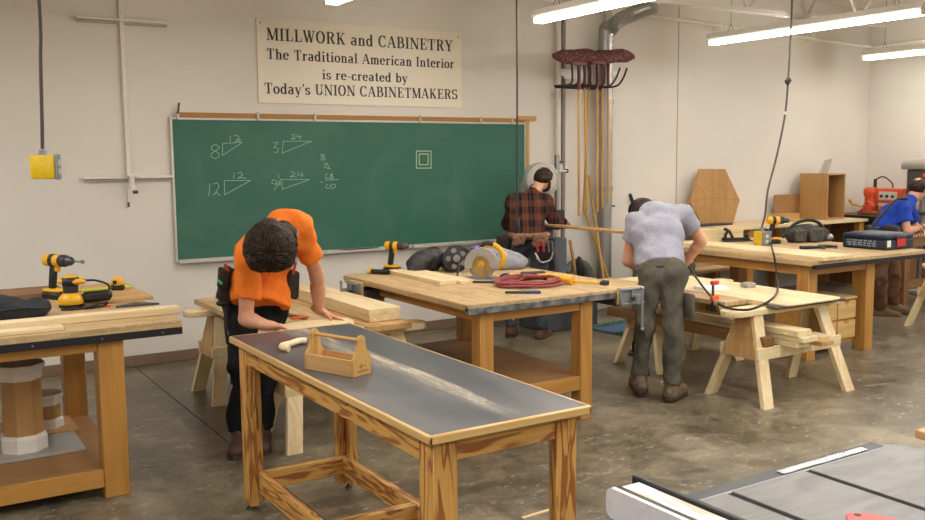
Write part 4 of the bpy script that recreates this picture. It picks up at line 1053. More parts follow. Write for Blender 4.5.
def outlet(label, loc, rz, group='yellow drop-cord outlet boxes', s=1.0):
    t = thing('outlet_box', label, 'outlet box', loc, rz, group); t.scale = (s, s, s); b = lambda mb, n, m, p=t: mb.build(n, m, p, world=False)
    b(MB().box((-.075, -.045, 0), (.06, .045, .135), .014, seg=2), 'box_body', plain('ecc61c', .4, 0, .04))
    pl = b(MB().box((.06, -.05, -.004), (.074, .05, .139), .003), 'cover_plate', GREYM)
    for z in (.042, .092): b(MB().lathe([(.017, 0), (.017, .003)], (.074, 0, z), (1, 0, 0), 16), 'socket', plain('d9d3c4', .5), pl)
    b(MB().cyl((-.01, 0, .135), (-.01, 0, .165), .024, .02, n=12), 'cord_grip', GREYM)
    return t
outlet('yellow outlet box standing on the right workbench at the end of the curved drop cord', (7.18, 5.98, ZM), -1.80, s=1.02)
p = at(46, 179, y=4.9); outlet('yellow outlet box hanging in mid air over the left workbench', (p.x, 4.9, p.z), -.34, s=.86)
cordm = plain('4a403c', .55)
q = at(41, 1, y=4.9); MB().tube(smoothpath([(p.x-.008, 4.9, p.z+.145), at(42, 120, y=4.9), at(40.5, 60, y=4.9), at(39, 0, y=4.9), (at(39, 0, y=4.9).x-.01, 4.9, ZC)], 6), .0085, 8).single('drop_cord', cordm, 'dark cord hanging from the ceiling to the floating yellow outlet box', 'cord')
# middle drop cord
p = at(517, 232, y=6.2)
t = thing('drop_cord', 'straight dark cord with connector hanging in front of the man in plaid', 'cord', (p.x, p.y, p.z))
MB().tube([(p.x, 6.2, p.z+.12), (p.x+.005, 6.2, p.z+1.2), (p.x, 6.2, ZC)], .0075, 8).build('cord', plain('2b2a2c', .55), t)
MB().lathe([(.014, 0), (.022, .02), (.024, .09), (.012, .13)], (p.x, 6.2, p.z-.01), n=12).build('connector', BLACK, t)
# right drop cord with a knot, bowing to the outlet box
pts = [at(792, -12, y=5.95), at(791, 30, y=5.95), at(788, 82, y=5.95), at(785, 115, y=5.95), at(777, 155, y=5.95), at(768, 190, y=5.95), at(765, 215, y=5.97), (7.175, 5.985, ZM+.17)]
pts[0] = Vector((pts[1].x, 5.95, ZC-.001))
t = thing('drop_cord', 'grey cord with a knot bowing down to the outlet box on the right workbench', 'cord', (7.18, 5.97, ZM+.17))
MB().tube(smoothpath(pts, 6), .0095, 8).build('cord', plain('5a4d49', .5), t)
k_ = at(788, 81, y=5.95); MB().box(k_-Vector((.03, .02, .035)), k_+Vector((.03, .02, .035)), .012, Matrix.Rotation(.8, 4, 'Y')).build('knot', plain('38342c', .7), t); k_ = at(785, 113, y=5.95); MB().cyl(k_-Vector((0, 0, .015)), k_+Vector((0, 0, .015)), .013, n=8).build('tape_wrap', WHITE, t)
# cord from the outlet to the tool of the man in grey
pts = [(7.185, 5.93, ZM+.06), (7.12, 5.82, ZM+.02), at(773, 252, z=.915), at(774.5, 258, x=6.40), at(776, 270, x=6.36), at(778, 285, x=5.95), at(775, 296, y=4.16), at(762, 305, y=4.12), at(745, 310, y=4.2), at(722, 306, y=4.5), at(708, 293, y=4.8), at(695, 276, y=5.1), at(688, 268, y=5.25), (5.33, 5.35, .71)]
MB().tube(smoothpath(pts, 6), .0085, 8).single('power_cord', BLACK, 'black cord looping from the outlet box past the sawhorse to the man in grey', 'cord')
# tool belt heap, hammers, tool case
softbag('tool_belt', 'heap of black tool pouches and straps on the right workbench behind the drill', 'tool belt', (7.84, 5.98, ZM), -.35, [((-.14, -.03, .07), (.10, .08, .085)), ((.02, -.02, .085), (.12, .1, .09)), ((.15, .03, .06), (.11, .09, .085)), ((0, .05, .11), (.2, .05, .05))], khaki,
        lambda t: (MB().tube(smoothpath([(-.26, 0, .05), (-.15, .02, .16), (0, .04, .21), (.15, .04, .19), (.24, .02, .08)], 5), .016, 8).build('strap', BLACK, t, world=False),
                   MB().box((-.20, -.13, .01), (-.07, -.095, .13), .012).build('pouch', leather, t, world=False), MB().box((-.04, -.14, .01), (.11, -.10, .14), .012).build('pouch', leather, t, world=False),
                   MB().ell((.24, -.02, .04), (.05, .04, .035)).build('buckle_ring', STEEL, t, world=False)))
def hammer(label, px0, px1):
    a = at(*px0, z=ZM+.016); b_ = at(*px1, z=ZM+.016); t = thing('hammer', label, 'hammer', (a.x, a.y, ZM), group='hammers on the right workbench')
    MB().tube([a, a+(b_-a)*.5, b_], [.016, .016, .010], 8).build('handle', BLACK, t); d = (b_-a).normalized(); s_ = d.cross(Vector((0, 0, 1)))
    MB().tube([b_-s_*.05, b_+s_*.0, b_+s_*.06], [.014, .012, .015], 10).build('head', DSTEEL, t)
hammer('hammer lying in front of the black tool pouches, nearest the drill', (800, 247.5), (821, 247)); hammer('hammer lying between the tool pouches and the blue tool case', (818, 246), (836, 246.5))
def toolcase():
    nb = plain('1b2739', .45); a = at(882, 251.5, z=ZM); t = thing('tool_case', 'dark blue tool case with red latch on the right workbench', 'tool case', (7.63, 5.01, ZM))
    x0, y0, x1, y1 = 7.63, 4.97, 8.06, 5.42
    MB().box((x0, y0, ZM+.003), (x1, y1, ZM+.095), .012).build('case_bottom', nb, t); MB().box((x0, y0, ZM+.098), (x1, y1, ZM+.140), .012).build('lid', nb, t)
    MB().box((x0+.04, y0+.04, ZM+.139), (x1-.04, y1-.04, ZM+.146), .003).build('lid_panel', plain('3c4754', .5), t)
    MB().box((x0+.16, y0-.012, ZM+.03), (x0+.29, y0, ZM+.105), .004).build('latch', plain('c4262e', .45), t)
    MB().box((x0+.14, y0-.014, ZM+.1), (x0+.31, y0+.01, ZM+.125), .004).build('handle', BLACK, t)
    MB().box((x0+.02, y0-.002, ZM+.03), (x0+.075, y0+.01, ZM+.09), .001).build('white_sticker', WHITE, t)
    mb = MB()
    random.seed(3)
    for z in (.072, .05, .03):
        y = y0+.10
        while y < y1-.07:
            l = random.uniform(.02, .05); mb.box((x0-.001, y, ZM+z), (x0+.01, min(y+l, y1-.05), ZM+z+.012)); y += l+.014
    mb.build('printed_label', plain('8f97a8', .6), t)
toolcase()
# paper, clear box, clamp on the sawhorse planks
a = at(743, 279, z=.70)
t = MB().box((5.33, 4.93, .6905), (5.56, 5.10, .70), .001, Matrix.Rotation(-.25, 4, 'Z')); t.box((5.335, 4.94, .7005), (5.555, 5.095, .712), .001, Matrix.Rotation(-.18, 4, 'Z') @ Matrix.Rotation(.03, 4, 'X')); t.single('folded_paper', plain('f1efec', .8, 0, .02), 'folded white paper lying on the sawhorse planks', 'paper')
p = at(748, 286, z=.70); MB().box((p.x-.05, p.y-.04, .6905), (p.x+.05, p.y+.04, .722), .006).box((p.x-.03, p.y-.03, .7225), (p.x+.03, p.y+.03, .730), .004).single('small_tin', plain('a9a79f', .4, .4), 'small grey metal box beside the folded paper on the planks', 'box')
p = at(713, 290, z=.72)
t = thing('bar_clamp', 'black bar clamp with red-orange grips standing upright beside the planks', 'clamp', (5.0, 4.62, .5))
a = at(713, 283, y=4.62); b_ = at(713, 310, y=4.62)
MB().bar(a, b_, .02, .010, (0, 1, 0), .002).build('bar', DKG, t)
MB().bar(a+Vector((-.015, 0, .0)), a+Vector((.05, 0, 0)), .03, .03, (0, 1, 0), .004).build('fixed_jaw', plain('c8402a', .5), t); c = a+(b_-a)*.55; MB().bar(c+Vector((-.02, 0, .0)), c+Vector((.05, 0, 0)), .035, .035, (0, 1, 0), .006).build('sliding_jaw', ORG, t)
MB().cyl(b_+Vector((0, 0, -.01)), b_+Vector((0, 0, .06)), .016, n=10).build('grip', BLACK, t)

# ================================================================== table saw, front right
def tablesaw():
    t = thing('table_saw', 'table saw with grey cast top and white rip fence in the front right corner', 'table saw', (2.0, 1.0, 0))
    iron, nt, b = newmat('cast_iron'); v = coords(nt, (1, 3, 1), False)
    nt.links.new(ramp(nt, noise(nt, v, 5, 5, 1.0), [(.3, '65625f'), (.7, '7d7976')]), b.inputs['Base Color']); b.inputs['Metallic'].default_value = .4; b.inputs['Roughness'].default_value = .45
    Z = .87; y0, y1 = .45, 1.575; mb = MB()
    for x0, x1 in ((1.30, 1.778), (1.800, 2.085), (2.107, 2.52)): mb.box((x0, y0, Z-.035), (x1, y1, Z), .002)
    mb.box((1.30, y0, Z-.05), (2.52, y1, Z-.012)); mb.build('saw_top', iron, t)
    sl = plain('191716', .6)
    for x0, x1 in ((1.779, 1.799), (2.086, 2.106)): MB().box((x0, y0+.004, Z-.012), (x1, y1-.004, Z-.007)).build('mitre_slot', sl, t)
    rl = MB().box((1.25, y1+.002, Z-.055), (2.50, y1+.075, Z-.012), .003).build('rear_rail', plain('39393b', .45, .4), t)
    MB().box((1.25, y1+.0, Z-.03), (2.5, y1+.012, Z-.004), .001).build('rail_lip', GREYM, t)
    MB().box((2.04, y1+.028, Z-.0115), (2.42, y1+.055, Z-.008), .001).build('scale_strip', plain('a5a3a3', .25, .6), rl)
    MB().box((1.62, y1+.02, Z-.0115), (1.68, y1+.05, Z-.006), .001).build('rail_sticker', WHITE, rl)
    # fence
    f = MB().box((1.425, .3, .885), (1.50, 1.60, .945), .003).build('fence_body', DKG, t)
    fw, nt, b = newmat('worn_fence_top'); v = coords(nt)
    nt.links.new(ramp(nt, noise(nt, coords(nt, (6, 1.6, 1)), 3, 5, .8, .6), [(.38, 'c7b083'), (.5, 'bfb6a8'), (.55, 'e9e6e2'), (.68, 'f0eeea')]), b.inputs['Base Color']); b.inputs['Roughness'].default_value = .5
    MB().box((1.427, .3, .945), (1.497, 1.595, .949), .001).build('fence_top', fw, f)
    MB().box((1.50, .28, .880), (1.517, 1.625, .957), .003).build('fence_face', BLACK, f)
    n = 6; c = .02; yA, yB, zA, zB = .28, 1.60, .885, .958
    poly = [(yA, zA), (yB-c, zA)]+[(yB-c+c*math.cos(R(q)), zA+c+c*math.sin(R(q))) for q in range(-90, 1, 15)]+[(yB-c+c*math.cos(R(q)), zB-c+c*math.sin(R(q))) for q in range(0, 91, 15)]+[(yA, zB)]
    MB().prism(poly, frame((1.398, 0, 0), (0, 1, 0), (0, 0, 1), (1, 0, 0)), .013).build('fence_face', plain('cfc8cc', .45), f); MB().prism(poly, frame((1.411, -.0, 0), (0, 1, 0), (0, 0, 1), (1, 0, 0)), .014).build('fence_edge', BLACK, f)
    MB().box((1.44, 1.22, .9485), (1.49, 1.32, .9500)).build('fence_sticker', plain('e2574c', .5), f)
    MB().box((1.35, .55, .12), (2.2, 1.45, Z-.05), .01).build('cabinet', plain('8d8a86', .5), t); MB().box((1.38, .6, 0), (2.17, 1.4, .12), .005).build('plinth', DKG, t)
tablesaw()
p = at(868, 517, z=.885)
n = 10; 
t = thing('push_stick', 'red notched push stick lying on the table saw top', 'push stick', (p.x, p.y, .871))
a = at(846, 516, z=.885); b_ = at(893, 521, z=.885); d = (b_-a); L = d.length; ux = d.normalized(); uy = Vector((0, 0, 1)).cross(ux)
poly = [(0, -.10), (0, .01), (.006, .022), (.02, .028), (.05, .03), (.09, .02), (.12, .008), (.14, -.0), (.14, -.12)]
MB().prism(poly, frame((a.x, a.y, .8705), ux, uy, (0, 0, 1)), .016, .002).build('body', plain('c3473f', .45), t)
mb = MB()
for k in range(6): mb.box((0, 0, 0), (.001, .001, .001)) if False else mb.prism([(.14+k*.014, .0), (.147+k*.014, .012), (.154+k*.014, .0)], frame((a.x, a.y, .8705), ux, uy, (0, 0, 1)), .012)
mb.prism([(.14, .0), (.224, .0), (.224, -.08), (.14, -.1)], frame((a.x, a.y, .8705), ux, uy, (0, 0, 1)), .012)
mb.build('teeth', plain('4b3f3c', .5), t)
MB().lathe([(.008, 0), (.008, .001)], Vector((a.x, a.y, .8867))+ux*.026+uy*.012, n=12).build('hanging_hole', BLACK, t)
t = thing('assembly_table', 'corner of a wooden table at the right edge beyond the table saw', 'table', (3.1, 1.2, 0))
MB().box((2.685, .5, .845), (3.6, 1.625, .872), .003).build('table_top', wood('ply', 'x'), t)
for x in (2.75, 3.45):
    for y in (.6, 1.5): leg_box(x, y, .08, .08, 0, .845).build('leg', wood('honey', 'z'), t)
# ================================================================== the back of the shop
# ---- counter under the hexagon panel
CT = .90
t = thing('back_counter', 'long wooden counter along the back wall carrying the hexagon panel and open cabinet', 'counter', (9.0, 7.6, 0))
MB().box((7.35, 7.28, CT-.035), (10.78, W-.02, CT), .003).build('counter_top', wood('pine', 'x'), t)
for x in (7.4, 8.55, 9.65, 10.65):
    for y in (7.31, 7.82): leg_box(x, y, .09, .09, 0, CT-.035).build('leg', wood('honey', 'z'), t)
MB().box((7.40, 7.33, .40), (10.72, W-.04, .425), .002).build('shelf', wood('brown', 'x'), t)
random.seed(5)
x = 7.55
labs = ['grey strip of lumber', 'pale strip of lumber', 'brown strip of lumber', 'tan strip of lumber']
for k in range(8):
    m_ = ('pine', 'brown', 'ply', 'maple')[k % 4]; z = .426+.042*(k//2); y = 7.40+.24*(k % 2)
    row = ('bottom', 'second lowest', 'second highest', 'top')[k//2]
    MB().box((7.56+.11*k, y, z), (9.0+.16*k, y+.2, z+.04), .002).single('lumber', wood(m_, 'x'), f'{row} lumber board of the {"front" if k % 2 == 0 else "rear"} pile under the back counter', 'board', 'lumber on the counter shelf')
# hexagon panel
ys = 7.80
hp = [at(x, y, y=ys) for x, y in ((700, 169), (725.5, 169), (740, 200), (733, 224.6), (702, 224.6), (690, 201))]
zmin = min(p.z for p in hp)
hp = [Vector((p.x, ys, max(p.z, 0)+(CT-zmin)*0)) for p in hp]; off_ = CT+.001-min(p.z for p in hp)
cen = sum(hp, Vector())/6
t = thing('hexagon_panel', 'hexagonal parquet wood panel leaning on the back wall', 'panel', (cen.x, ys, min(p.z for p in hp)))
MB().prism([(p.x, p.z) for p in hp][::-1], frame((0, ys+.03, 0), (1, 0, 0), (0, 0, 1), (0, -1, 0)), .03, .003).build('veneer_face', wood('oakcab', 'z'), t)
mb = MB()
def seam(a, b_): mb.bar(Vector((a.x, ys-.0005, a.z)), Vector((b_.x, ys-.0005, b_.z)), .006, .0015, (0, 1, 0))
for i in range(6):
    seam(cen, hp[i]) if i in (2, 5) else None
    A = cen.lerp(hp[i], .42); Bm = cen.lerp((hp[i]+hp[(i+1) % 6])/2, .6); C_2 = cen.lerp(hp[(i+1) % 6], .42)
    seam(A, Bm); seam(Bm, C_2); seam(cen.lerp(hp[i], .15), cen.lerp(hp[(i+1) % 6], .15)); seam(Bm, (hp[i]+hp[(i+1) % 6])/2)
mb.build('inlay_lines', wood('hard', 'x'), t, smooth=0)
zb = min(p.z for p in hp)
MB().box((7.72, 7.62, CT+.001), (8.62, 7.77, max(zb, CT+.02)), .003).build('foot_strip', DKG, t)
# brown panel and board, cabinet
a = at(775, 195, y=7.85); b_ = at(803, 222, y=7.85)
MB().box((a.x, 7.85, CT+.001), (b_.x, 7.87, a.z), .002).single('hardboard_panel', wood('hard', 'x'), 'brown hardboard panel standing on the counter left of the open cabinet', 'panel')
a = at(770, 215, y=7.6); b_ = at(803, 226, y=7.6)
MB().box((a.x, 7.58, CT+.001), (b_.x-.1, 7.62, CT+.10), .002).single('plank', wood('oakcab', 'x'), 'reddish board on edge on the counter in front of the brown panel', 'board')
nl = at(822, 231, z=CT); X0 = nl.x; Y0 = nl.y
Zt = at(822, 174, x=X0).z if False else CT+.74
t = thing('open_cabinet', 'tall open-fronted wooden cabinet box standing on the back counter', 'cabinet', (X0+.15, Y0+.2, CT+.001))
oc = wood('oakcab', 'z'); D_ = .42; Wc = .36; Y0 = 7.44; X0 = 10.14
pz = at(822, 174, y=Y0).z
MB().box((X0, Y0, CT+.001), (X0+.02, Y0+D_, pz), .002).build('side_panel', oc, t); MB().box((X0+Wc-.02, Y0, CT+.001), (X0+Wc, Y0+D_, pz), .002).build('side_panel', oc, t)
MB().box((X0+.02, Y0, pz-.02), (X0+Wc-.02, Y0+D_, pz), .002).build('top_panel', oc, t); MB().box((X0+.02, Y0, CT+.001), (X0+Wc-.02, Y0+D_, CT+.021), .002).build('bottom_panel', oc, t)
MB().box((X0+.02, Y0+D_-.012, CT+.021), (X0+Wc-.02, Y0+D_, pz-.02)).build('back_panel', wood('hard', 'z'), t)
MB().prism([(0, 0), (.17, .0), (.25, .19), (.14, .17), (.09, .05)], frame((X0+.04, Y0+.2, pz+.0005), (1, 0, 0), (0, 0, 1), (0, -1, 0)), .05, .006).single('plastic_scrap', plain('aaa59d', .3), 'crumpled grey plastic piece on top of the open cabinet', 'scrap')

# ---- grey sheet stock stacked behind the bench
for k in range(7):
    c_ = ('9b9a97', '77767a', 'b8b3ab')[k % 3]
    row = ['lowest', 'second lowest', 'third from the bottom', 'middle', 'third from the top', 'second highest', 'topmost'][k]
    MB().box((6.98+.02*(k % 3), 6.95, .02+.115*k), (7.30, 7.27-.02*(k % 2), .125+.115*k), .006).single('grey_case', plain(c_, .5, .2), f'{row} flat grey case in the stack behind the man in grey', 'case', 'stack of flat grey cases')

# ---- right counter with machines
t = thing('machine_counter', 'dark-edged counter along the right wall carrying the orange machine', 'counter', (11.25, 6.7, 0))
MB().box((10.86, 6.95, .895), (XR-.02, W-.02, .93), .003).build('counter_top', wood('brown', 'y'), t); MB().box((10.85, 6.95, .83), (10.875, W-.02, .928), .002).build('edge_band', BLACK, t)
MB().box((10.92, 6.98, .0), (XR-.03, W-.03, .895), .003).build('base_cabinet', wood('brown', 'z'), t)
om = plain('d2512a', .45)
def machine():
    p = at(884, 212, z=.93); o = Vector((11.24, 7.30, .931)); t = thing('mortising_machine', 'orange workshop machine with control knobs on the counter by the right wall', 'machine', o, .0)
    b = lambda mb, n, m, q=t: mb.build(n, m, q, world=False)
    b(MB().box((-.25, -.3, 0), (.25, .3, .05), .01), 'base', wood('brown', 'y'))
    b(MB().lathe([(.09, .05), (.10, .12), (.08, .15), (.08, .24), (.095, .26), (.095, .33), (.07, .36)], (-.10, .2, 0), n=18), 'motor', om)
    b(MB().box((-.20, -.24, .05), (.2, .02, .12), .01), 'table', om)
    hd = b(MB().box((-.14, -.26, .16), (.16, .12, .35), .015), 'control_head', om); b(MB().box((-.148, -.2, .20), (-.139, .06, .31), .003), 'control_panel', plain('c9c2b8', .5), hd)
    for y in (-.14, -.06, .02): b(MB().lathe([(.022, 0), (.016, .02)], (-.148, y, .25), (-1, 0, 0), 12), 'knob', BLACK, hd)
    b(MB().cyl((-.05, .18, .36), (-.05, .18, .47), .022, n=10), 'column_cap', BLACK)
    b(MB().tube(smoothpath([(-.05, .18, .46), (0, .1, .5), (.04, 0, .42), (.04, -.02, .34)], 5), .009, 8), 'cable', BLACK)
    for k, y in enumerate((.12, -.02, .05)): b(MB().lathe([(.02, 0), (.028, .01), (.02, .03)], (-.235, y+.1, .06+.05*k), (-1, .2, 0), 12), 'hand_knob', RED)
    b(MB().tube([(-.18, .26, .1), (-.3, .34, .14), (-.34, .36, .2)], [.012, .012, .022], 8), 'lever', YEL)
machine()
def drillpress():
    t = thing('drill_press', 'grey drill press with rounded belt cover standing behind the man in blue', 'drill press', (10.9, 6.62, 0))
    lg = plain('a39d92', .45); x, y = 10.90, 6.62
    a = at(903, 172, y=y); 
    MB().box((x-.22, y-.26, 0), (x+.22, y+.26, .06), .012).build('base', lg, t); MB().cyl((x, y, .06), (x, y, 1.35), .045, n=16).build('column', STEEL, t)
    MB().box((x-.18, y-.2, .98), (x+.18, y+.2, 1.03), .01).build('drill_table', DSTEEL, t)
    MB().box((x-.15, y-.15, 1.22), (x+.34, y+.15, 1.54), .02).build('head', plain('4a4a47', .5), t)
    n = 10; poly = [(-.19, 0)]+[(-.19+.10-.10*math.cos(R(q)), .05+.09*math.sin(R(q))) for q in range(0, 91, 15)]+[(.40, .14), (.45, .08), (.45, 0)]
    c_ = MB().prism(poly[::-1], frame((x, y+.2, 1.54), (1, 0, 0), (0, 0, 1), (0, -1, 0)), .4, .012).build('belt_cover', lg, t)
    MB().box((x+.06, y-.2035, 1.56), (x+.16, y-.1995, 1.65), .001).build('warning_label', plain('d9cfc8', .5), c_); MB().box((x+.075, y-.2045, 1.61), (x+.145, y-.2030, 1.64)).build('label_band', RED, c_)
    MB().lathe([(.03, 0), (.034, .02), (.02, .05)], (x-.15, y-.1, 1.46), (-1, 0, 0), 12).build('red_switch', RED, t); MB().lathe([(.024, 0), (.03, .02), (.016, .04)], (x-.15, y+.06, 1.32), (-1, 0, 0), 12).build('red_knob', RED, t)
    MB().cyl((x-.05, y-.12, 1.08), (x-.05, y-.12, 1.22), .03, .045, 12).build('chuck', STEEL, t)
    for k in range(3):
        a_ = k*2*PI/3+.4; MB().tube([(x+.05, y-.19, 1.36), (x+.05+.17*math.cos(a_), y-.2, 1.36+.17*math.sin(a_))], [.008, .014], 8).build('feed_lever', STEEL, t)
drillpress()
# bench the man in blue leans on
t = thing('work_bench', 'brown bench under the arms of the man in blue, at the right edge', 'bench', (10.1, 6.2, 0))
MB().box((9.45, 5.92, .815), (10.6, 6.36, .86), .004).build('bench_top', wood('pine', 'x'), t)
for x in (9.5, 10.46):
    for y in (5.95, 6.25): leg_box(x, y, .09, .09, 0, .815).build('leg', wood('brown', 'z'), t)
MB().box((9.5, 5.97, .22), (10.55, 6.33, .25), .002).build('shelf', wood('brown', 'x'), t); MB().box((9.59, 5.955, .70), (10.46, 5.985, .815), .002).build('apron', wood('brown', 'x'), t)
MB().box((9.42, 6.02, .861), (10.55, 6.2, .885), .003).single('timber', wood('pine', 'x'), 'pale board on the bench of the man in blue', 'board')

# ---- bandsaw
def bandsaw():
    t = thing('bandsaw', 'grey bandsaw with round wheel cover beside the man in plaid', 'bandsaw', (5.80, 7.45, 0)); lg = plain('a5a199', .45)
    c = at(539.5, 180, y=7.40); n_ = Vector((-.3, -.95, 0)).normalized()
    MB().lathe([(.17, 0), (.178, .02), (.178, .10), (.165, .13), (.12, .138)], c-n_*.02, n_, 32).build('wheel_cover', lg, t)
    MB().lathe([(.13, 0), (.118, .012)], c+n_*.118, n_, 28).build('cover_panel', plain('bdb8ae', .4), t)
    MB().box((5.47, 7.46, .9), (5.62, 7.62, c.z+.0), .02).build('column', lg, t)
    MB().box((5.38, 7.15, 1.02), (5.72, 7.50, 1.055), .006).build('saw_table', plain('3b3a3a', .45, .4), t)
    MB().box((5.46, 7.25, .92), (5.62, 7.45, 1.02), .01).build('trunnion', plain('6e6a5e', .5), t)
    MB().box((5.64, 7.26, .30), (5.80, 7.6, .92), .01).build('cabinet', plain('5c6064', .5), t)
    MB().box((5.45, 7.15, 0), (6.12, 7.62, .30), .012).build('base', plain('45494c', .5), t)
    MB().box((5.45, 7.40, .30), (5.63, 7.6, .92), .01).build('frame', plain('8f8c80', .5), t)
    g = at(557, 205, y=7.35); MB().box((g.x-.02, 7.33, 1.12), (g.x+.02, 7.37, 1.75), .004).build('guide_post', STEEL, t); MB().box((g.x-.035, 7.30, 1.12), (g.x+.06, 7.40, 1.20), .008).build('blade_guide', DKG, t)
    a = at(559, 169, y=7.35); MB().box((a.x-.06, 7.33, a.z-.03), (a.x+.09, 7.38, a.z-.01), .004).cyl((a.x+.02, 7.35, a.z-.02), (a.x+.02, 7.35, a.z+.06), .02, n=10).build('tension_arm', plain('d5d0c6', .4), t); MB().ell((a.x+.10, 7.355, a.z-.02), .022).build('arm_knob', BLACK, t)
    MB().cyl((a.x+.02, 7.35, a.z+.06), (a.x+.02, 7.35, a.z+.08), .035, n=12).build('tension_knob', plain('2d3f66', .5), t)
bandsaw()
a = Vector((5.50, 7.38, 1.067)); b_ = at(640, 233.5, z=1.067)
MB().bar(a, b_, .11, .022, bev=.002).single('long_plank', wood('ply', 'x'), 'long tan plank held by the man in plaid, running out from the bandsaw', 'board')
b2 = b_.lerp(a, .04)
t = thing('roller_stand', 'dark stand holding up the far end of the long plank behind the man in grey', 'stand', (b2.x, b2.y, 0))
MB().cyl((b2.x, b2.y, .02), (b2.x, b2.y, 1.04), .02, n=10).build('post', DKG, t)
MB().box((b2.x-.09, b2.y-.09, 0), (b2.x+.09, b2.y+.09, .02), .004).build('base', DKG, t); MB().cyl((b2.x-.05, b2.y+.07, 1.043), (b2.x+.05, b2.y-.07, 1.043), .0125, n=10).build('roller', STEEL, t)
a = at(630, 194, y=W-.019); b_ = at(635, 208, y=W-.019)
MB().tube([a, a.lerp(b_, .5), b_], [.016, .02, .014], 10).single('dark_rod', BLACK, 'short black rod hung on the back wall above the man in grey', 'rod')
a = at(604, 207, y=W-.14); b_ = at(620, 207, y=W-.14)
MB().bar(Vector((6.86, W-.05, a.z)), Vector((b_.x, W-.05, a.z)), .02, .02, bev=.003).box((6.86, W-.06, a.z-.03), (6.88, W-.002, a.z+.03), .003).single('wall_hook', DSTEEL, 'short dark wall hook sticking out right of the duct', 'hook')
# blue mat with green fringe
bm_ = plain('4a5f86', .85); gm = plain('3c6a4c', .9, 0, .3, 60)
a = at(592, 324, z=0); b_ = at(640, 306, z=0)
t = thing('floor_mat', 'blue mat with ragged green edges on the floor right of the middle workbench', 'mat', (6.75, 7.2, 0))
MB().box((5.95, 6.75, .001), (7.15, 7.12, .02), .006, Matrix.Rotation(.12, 4, 'Z')).build('mat', bm_, t)
mb = MB(); random.seed(2)
for y0 in (6.72, 7.12):
    for k in range(90):
        x = 5.96+k*.0133; yy = y0+(x-6.55)*.12+random.uniform(-.03, .03)+(.0 if y0 > 7 else .0)
        mb.ell((x, yy, .022), (.016, .03, .02), u=6, v=4)
mb.build('green_fringe', gm, t)
# thin strip on the floor under the front table
a = at(522, 518, z=.003); b_ = at(556, 508, z=.003)
MB().bar(a, b_+(b_-a)*.3, .02, .005).single('wood_strip', wood('pine', 'x'), 'thin pale strip of wood on the floor under the front table', 'strip')
# ================================================================== people
skinm, nt, b = newmat('skin'); v = coords(nt, jitter=False)
nt.links.new(ramp(nt, noise(nt, v, 9, 4), [(.3, 'c98f6f'), (.7, 'd9a384')]), b.inputs['Base Color']); b.inputs['Roughness'].default_value = .5
b.inputs['Subsurface Weight'].default_value = .08; b.inputs['Subsurface Radius'].default_value = (.02, .01, .006)
def cloth(name, c, rough=.85, var=.12):
    m, nt, b = newmat(name); v = coords(nt, jitter=False); c0 = lin(c)
    f = noise(nt, v, 7, 4, .5); nt.links.new(ramp(nt, f, [(.3, tuple(x*(1-var) for x in c0[:3])+(1,)), (.7, tuple(min(1, x*(1+var)) for x in c0[:3])+(1,))]), b.inputs['Base Color'])
    b.inputs['Roughness'].default_value = rough; b.inputs['Specular IOR Level'].default_value = .2
    f3 = noise(nt, coords(nt, (9, 9, 5), False), 1.6, 3, 1.6); bump(nt, b, f3, .38, .03); return m
hairm, nt, b = newmat('dark_hair'); v = coords(nt, (60, 60, 9), False)
nt.links.new(ramp(nt, noise(nt, v, 1.0, 3, .5), [(.35, '1a110c'), (.7, '3d2a1e')]), b.inputs['Base Color']); b.inputs['Roughness'].default_value = .6; b.inputs['Specular IOR Level'].default_value = .25
bump(nt, b, noise(nt, v, 1.3, 3, .6), .7, .012)
nv = lambda v: Vector(v).normalized()

def hand(s, wr, d, n, th, curl=(.15, .25, .2), sc=1.0, spread=.09):
    """wr wrist, d pointing direction, n palm normal (away from the back), th thumb side"""
    d = nv(d); n = nv(n); n = (n-d*n.dot(d)).normalized(); th = nv(th); th = (th-d*th.dot(d)-n*th.dot(n)).normalized()
    p = lambda a, b_, c: Vector(wr)+(d*a+th*b_+n*c)*sc
    for b_ in (-.03, -.01, .01, .03): s.cap(p(.01, b_*.6, 0), p(.085, b_, 0), .014*sc, .0135*sc, .014)
    s.cap(p(-.03, 0, 0), p(.03, 0, 0), .026*sc, .024*sc, .02, th, 1.3)
    for k, (b_, L) in enumerate(((-.032, .066), (-.0108, .082), (.0108, .088), (.032, .080))):
        q = p(.086, b_, 0); a = 0; fan = (k-1.5)*-spread*-1
        for L_, cu, r0, r1 in ((L*.42, curl[0], .0098, .0092), (L*.32, curl[1], .0092, .0084), (L*.26, curl[2], .0084, .0070)):
            a += cu; e = (d*math.cos(a)+n*math.sin(a)+th*fan*math.cos(a)).normalized()
            q2 = q+e*L_*sc; s.cap(q, q2, r0*sc, r1*sc, .004); q = q2
    q = p(.022, .028, .004); e = (d*.62+th*.75+n*.22).normalized(); q2 = q+e*.042*sc; s.cap(q, q2, .0145*sc, .0115*sc, .012)
    e = (d*.85+th*.42+n*.3).normalized(); q3 = q2+e*.032*sc; s.cap(q2, q3, .0112*sc, .0098*sc, .004); q4 = q3+(e+n*.2).normalized()*.024*sc; s.cap(q3, q4, .0098*sc, .0075*sc, .004)

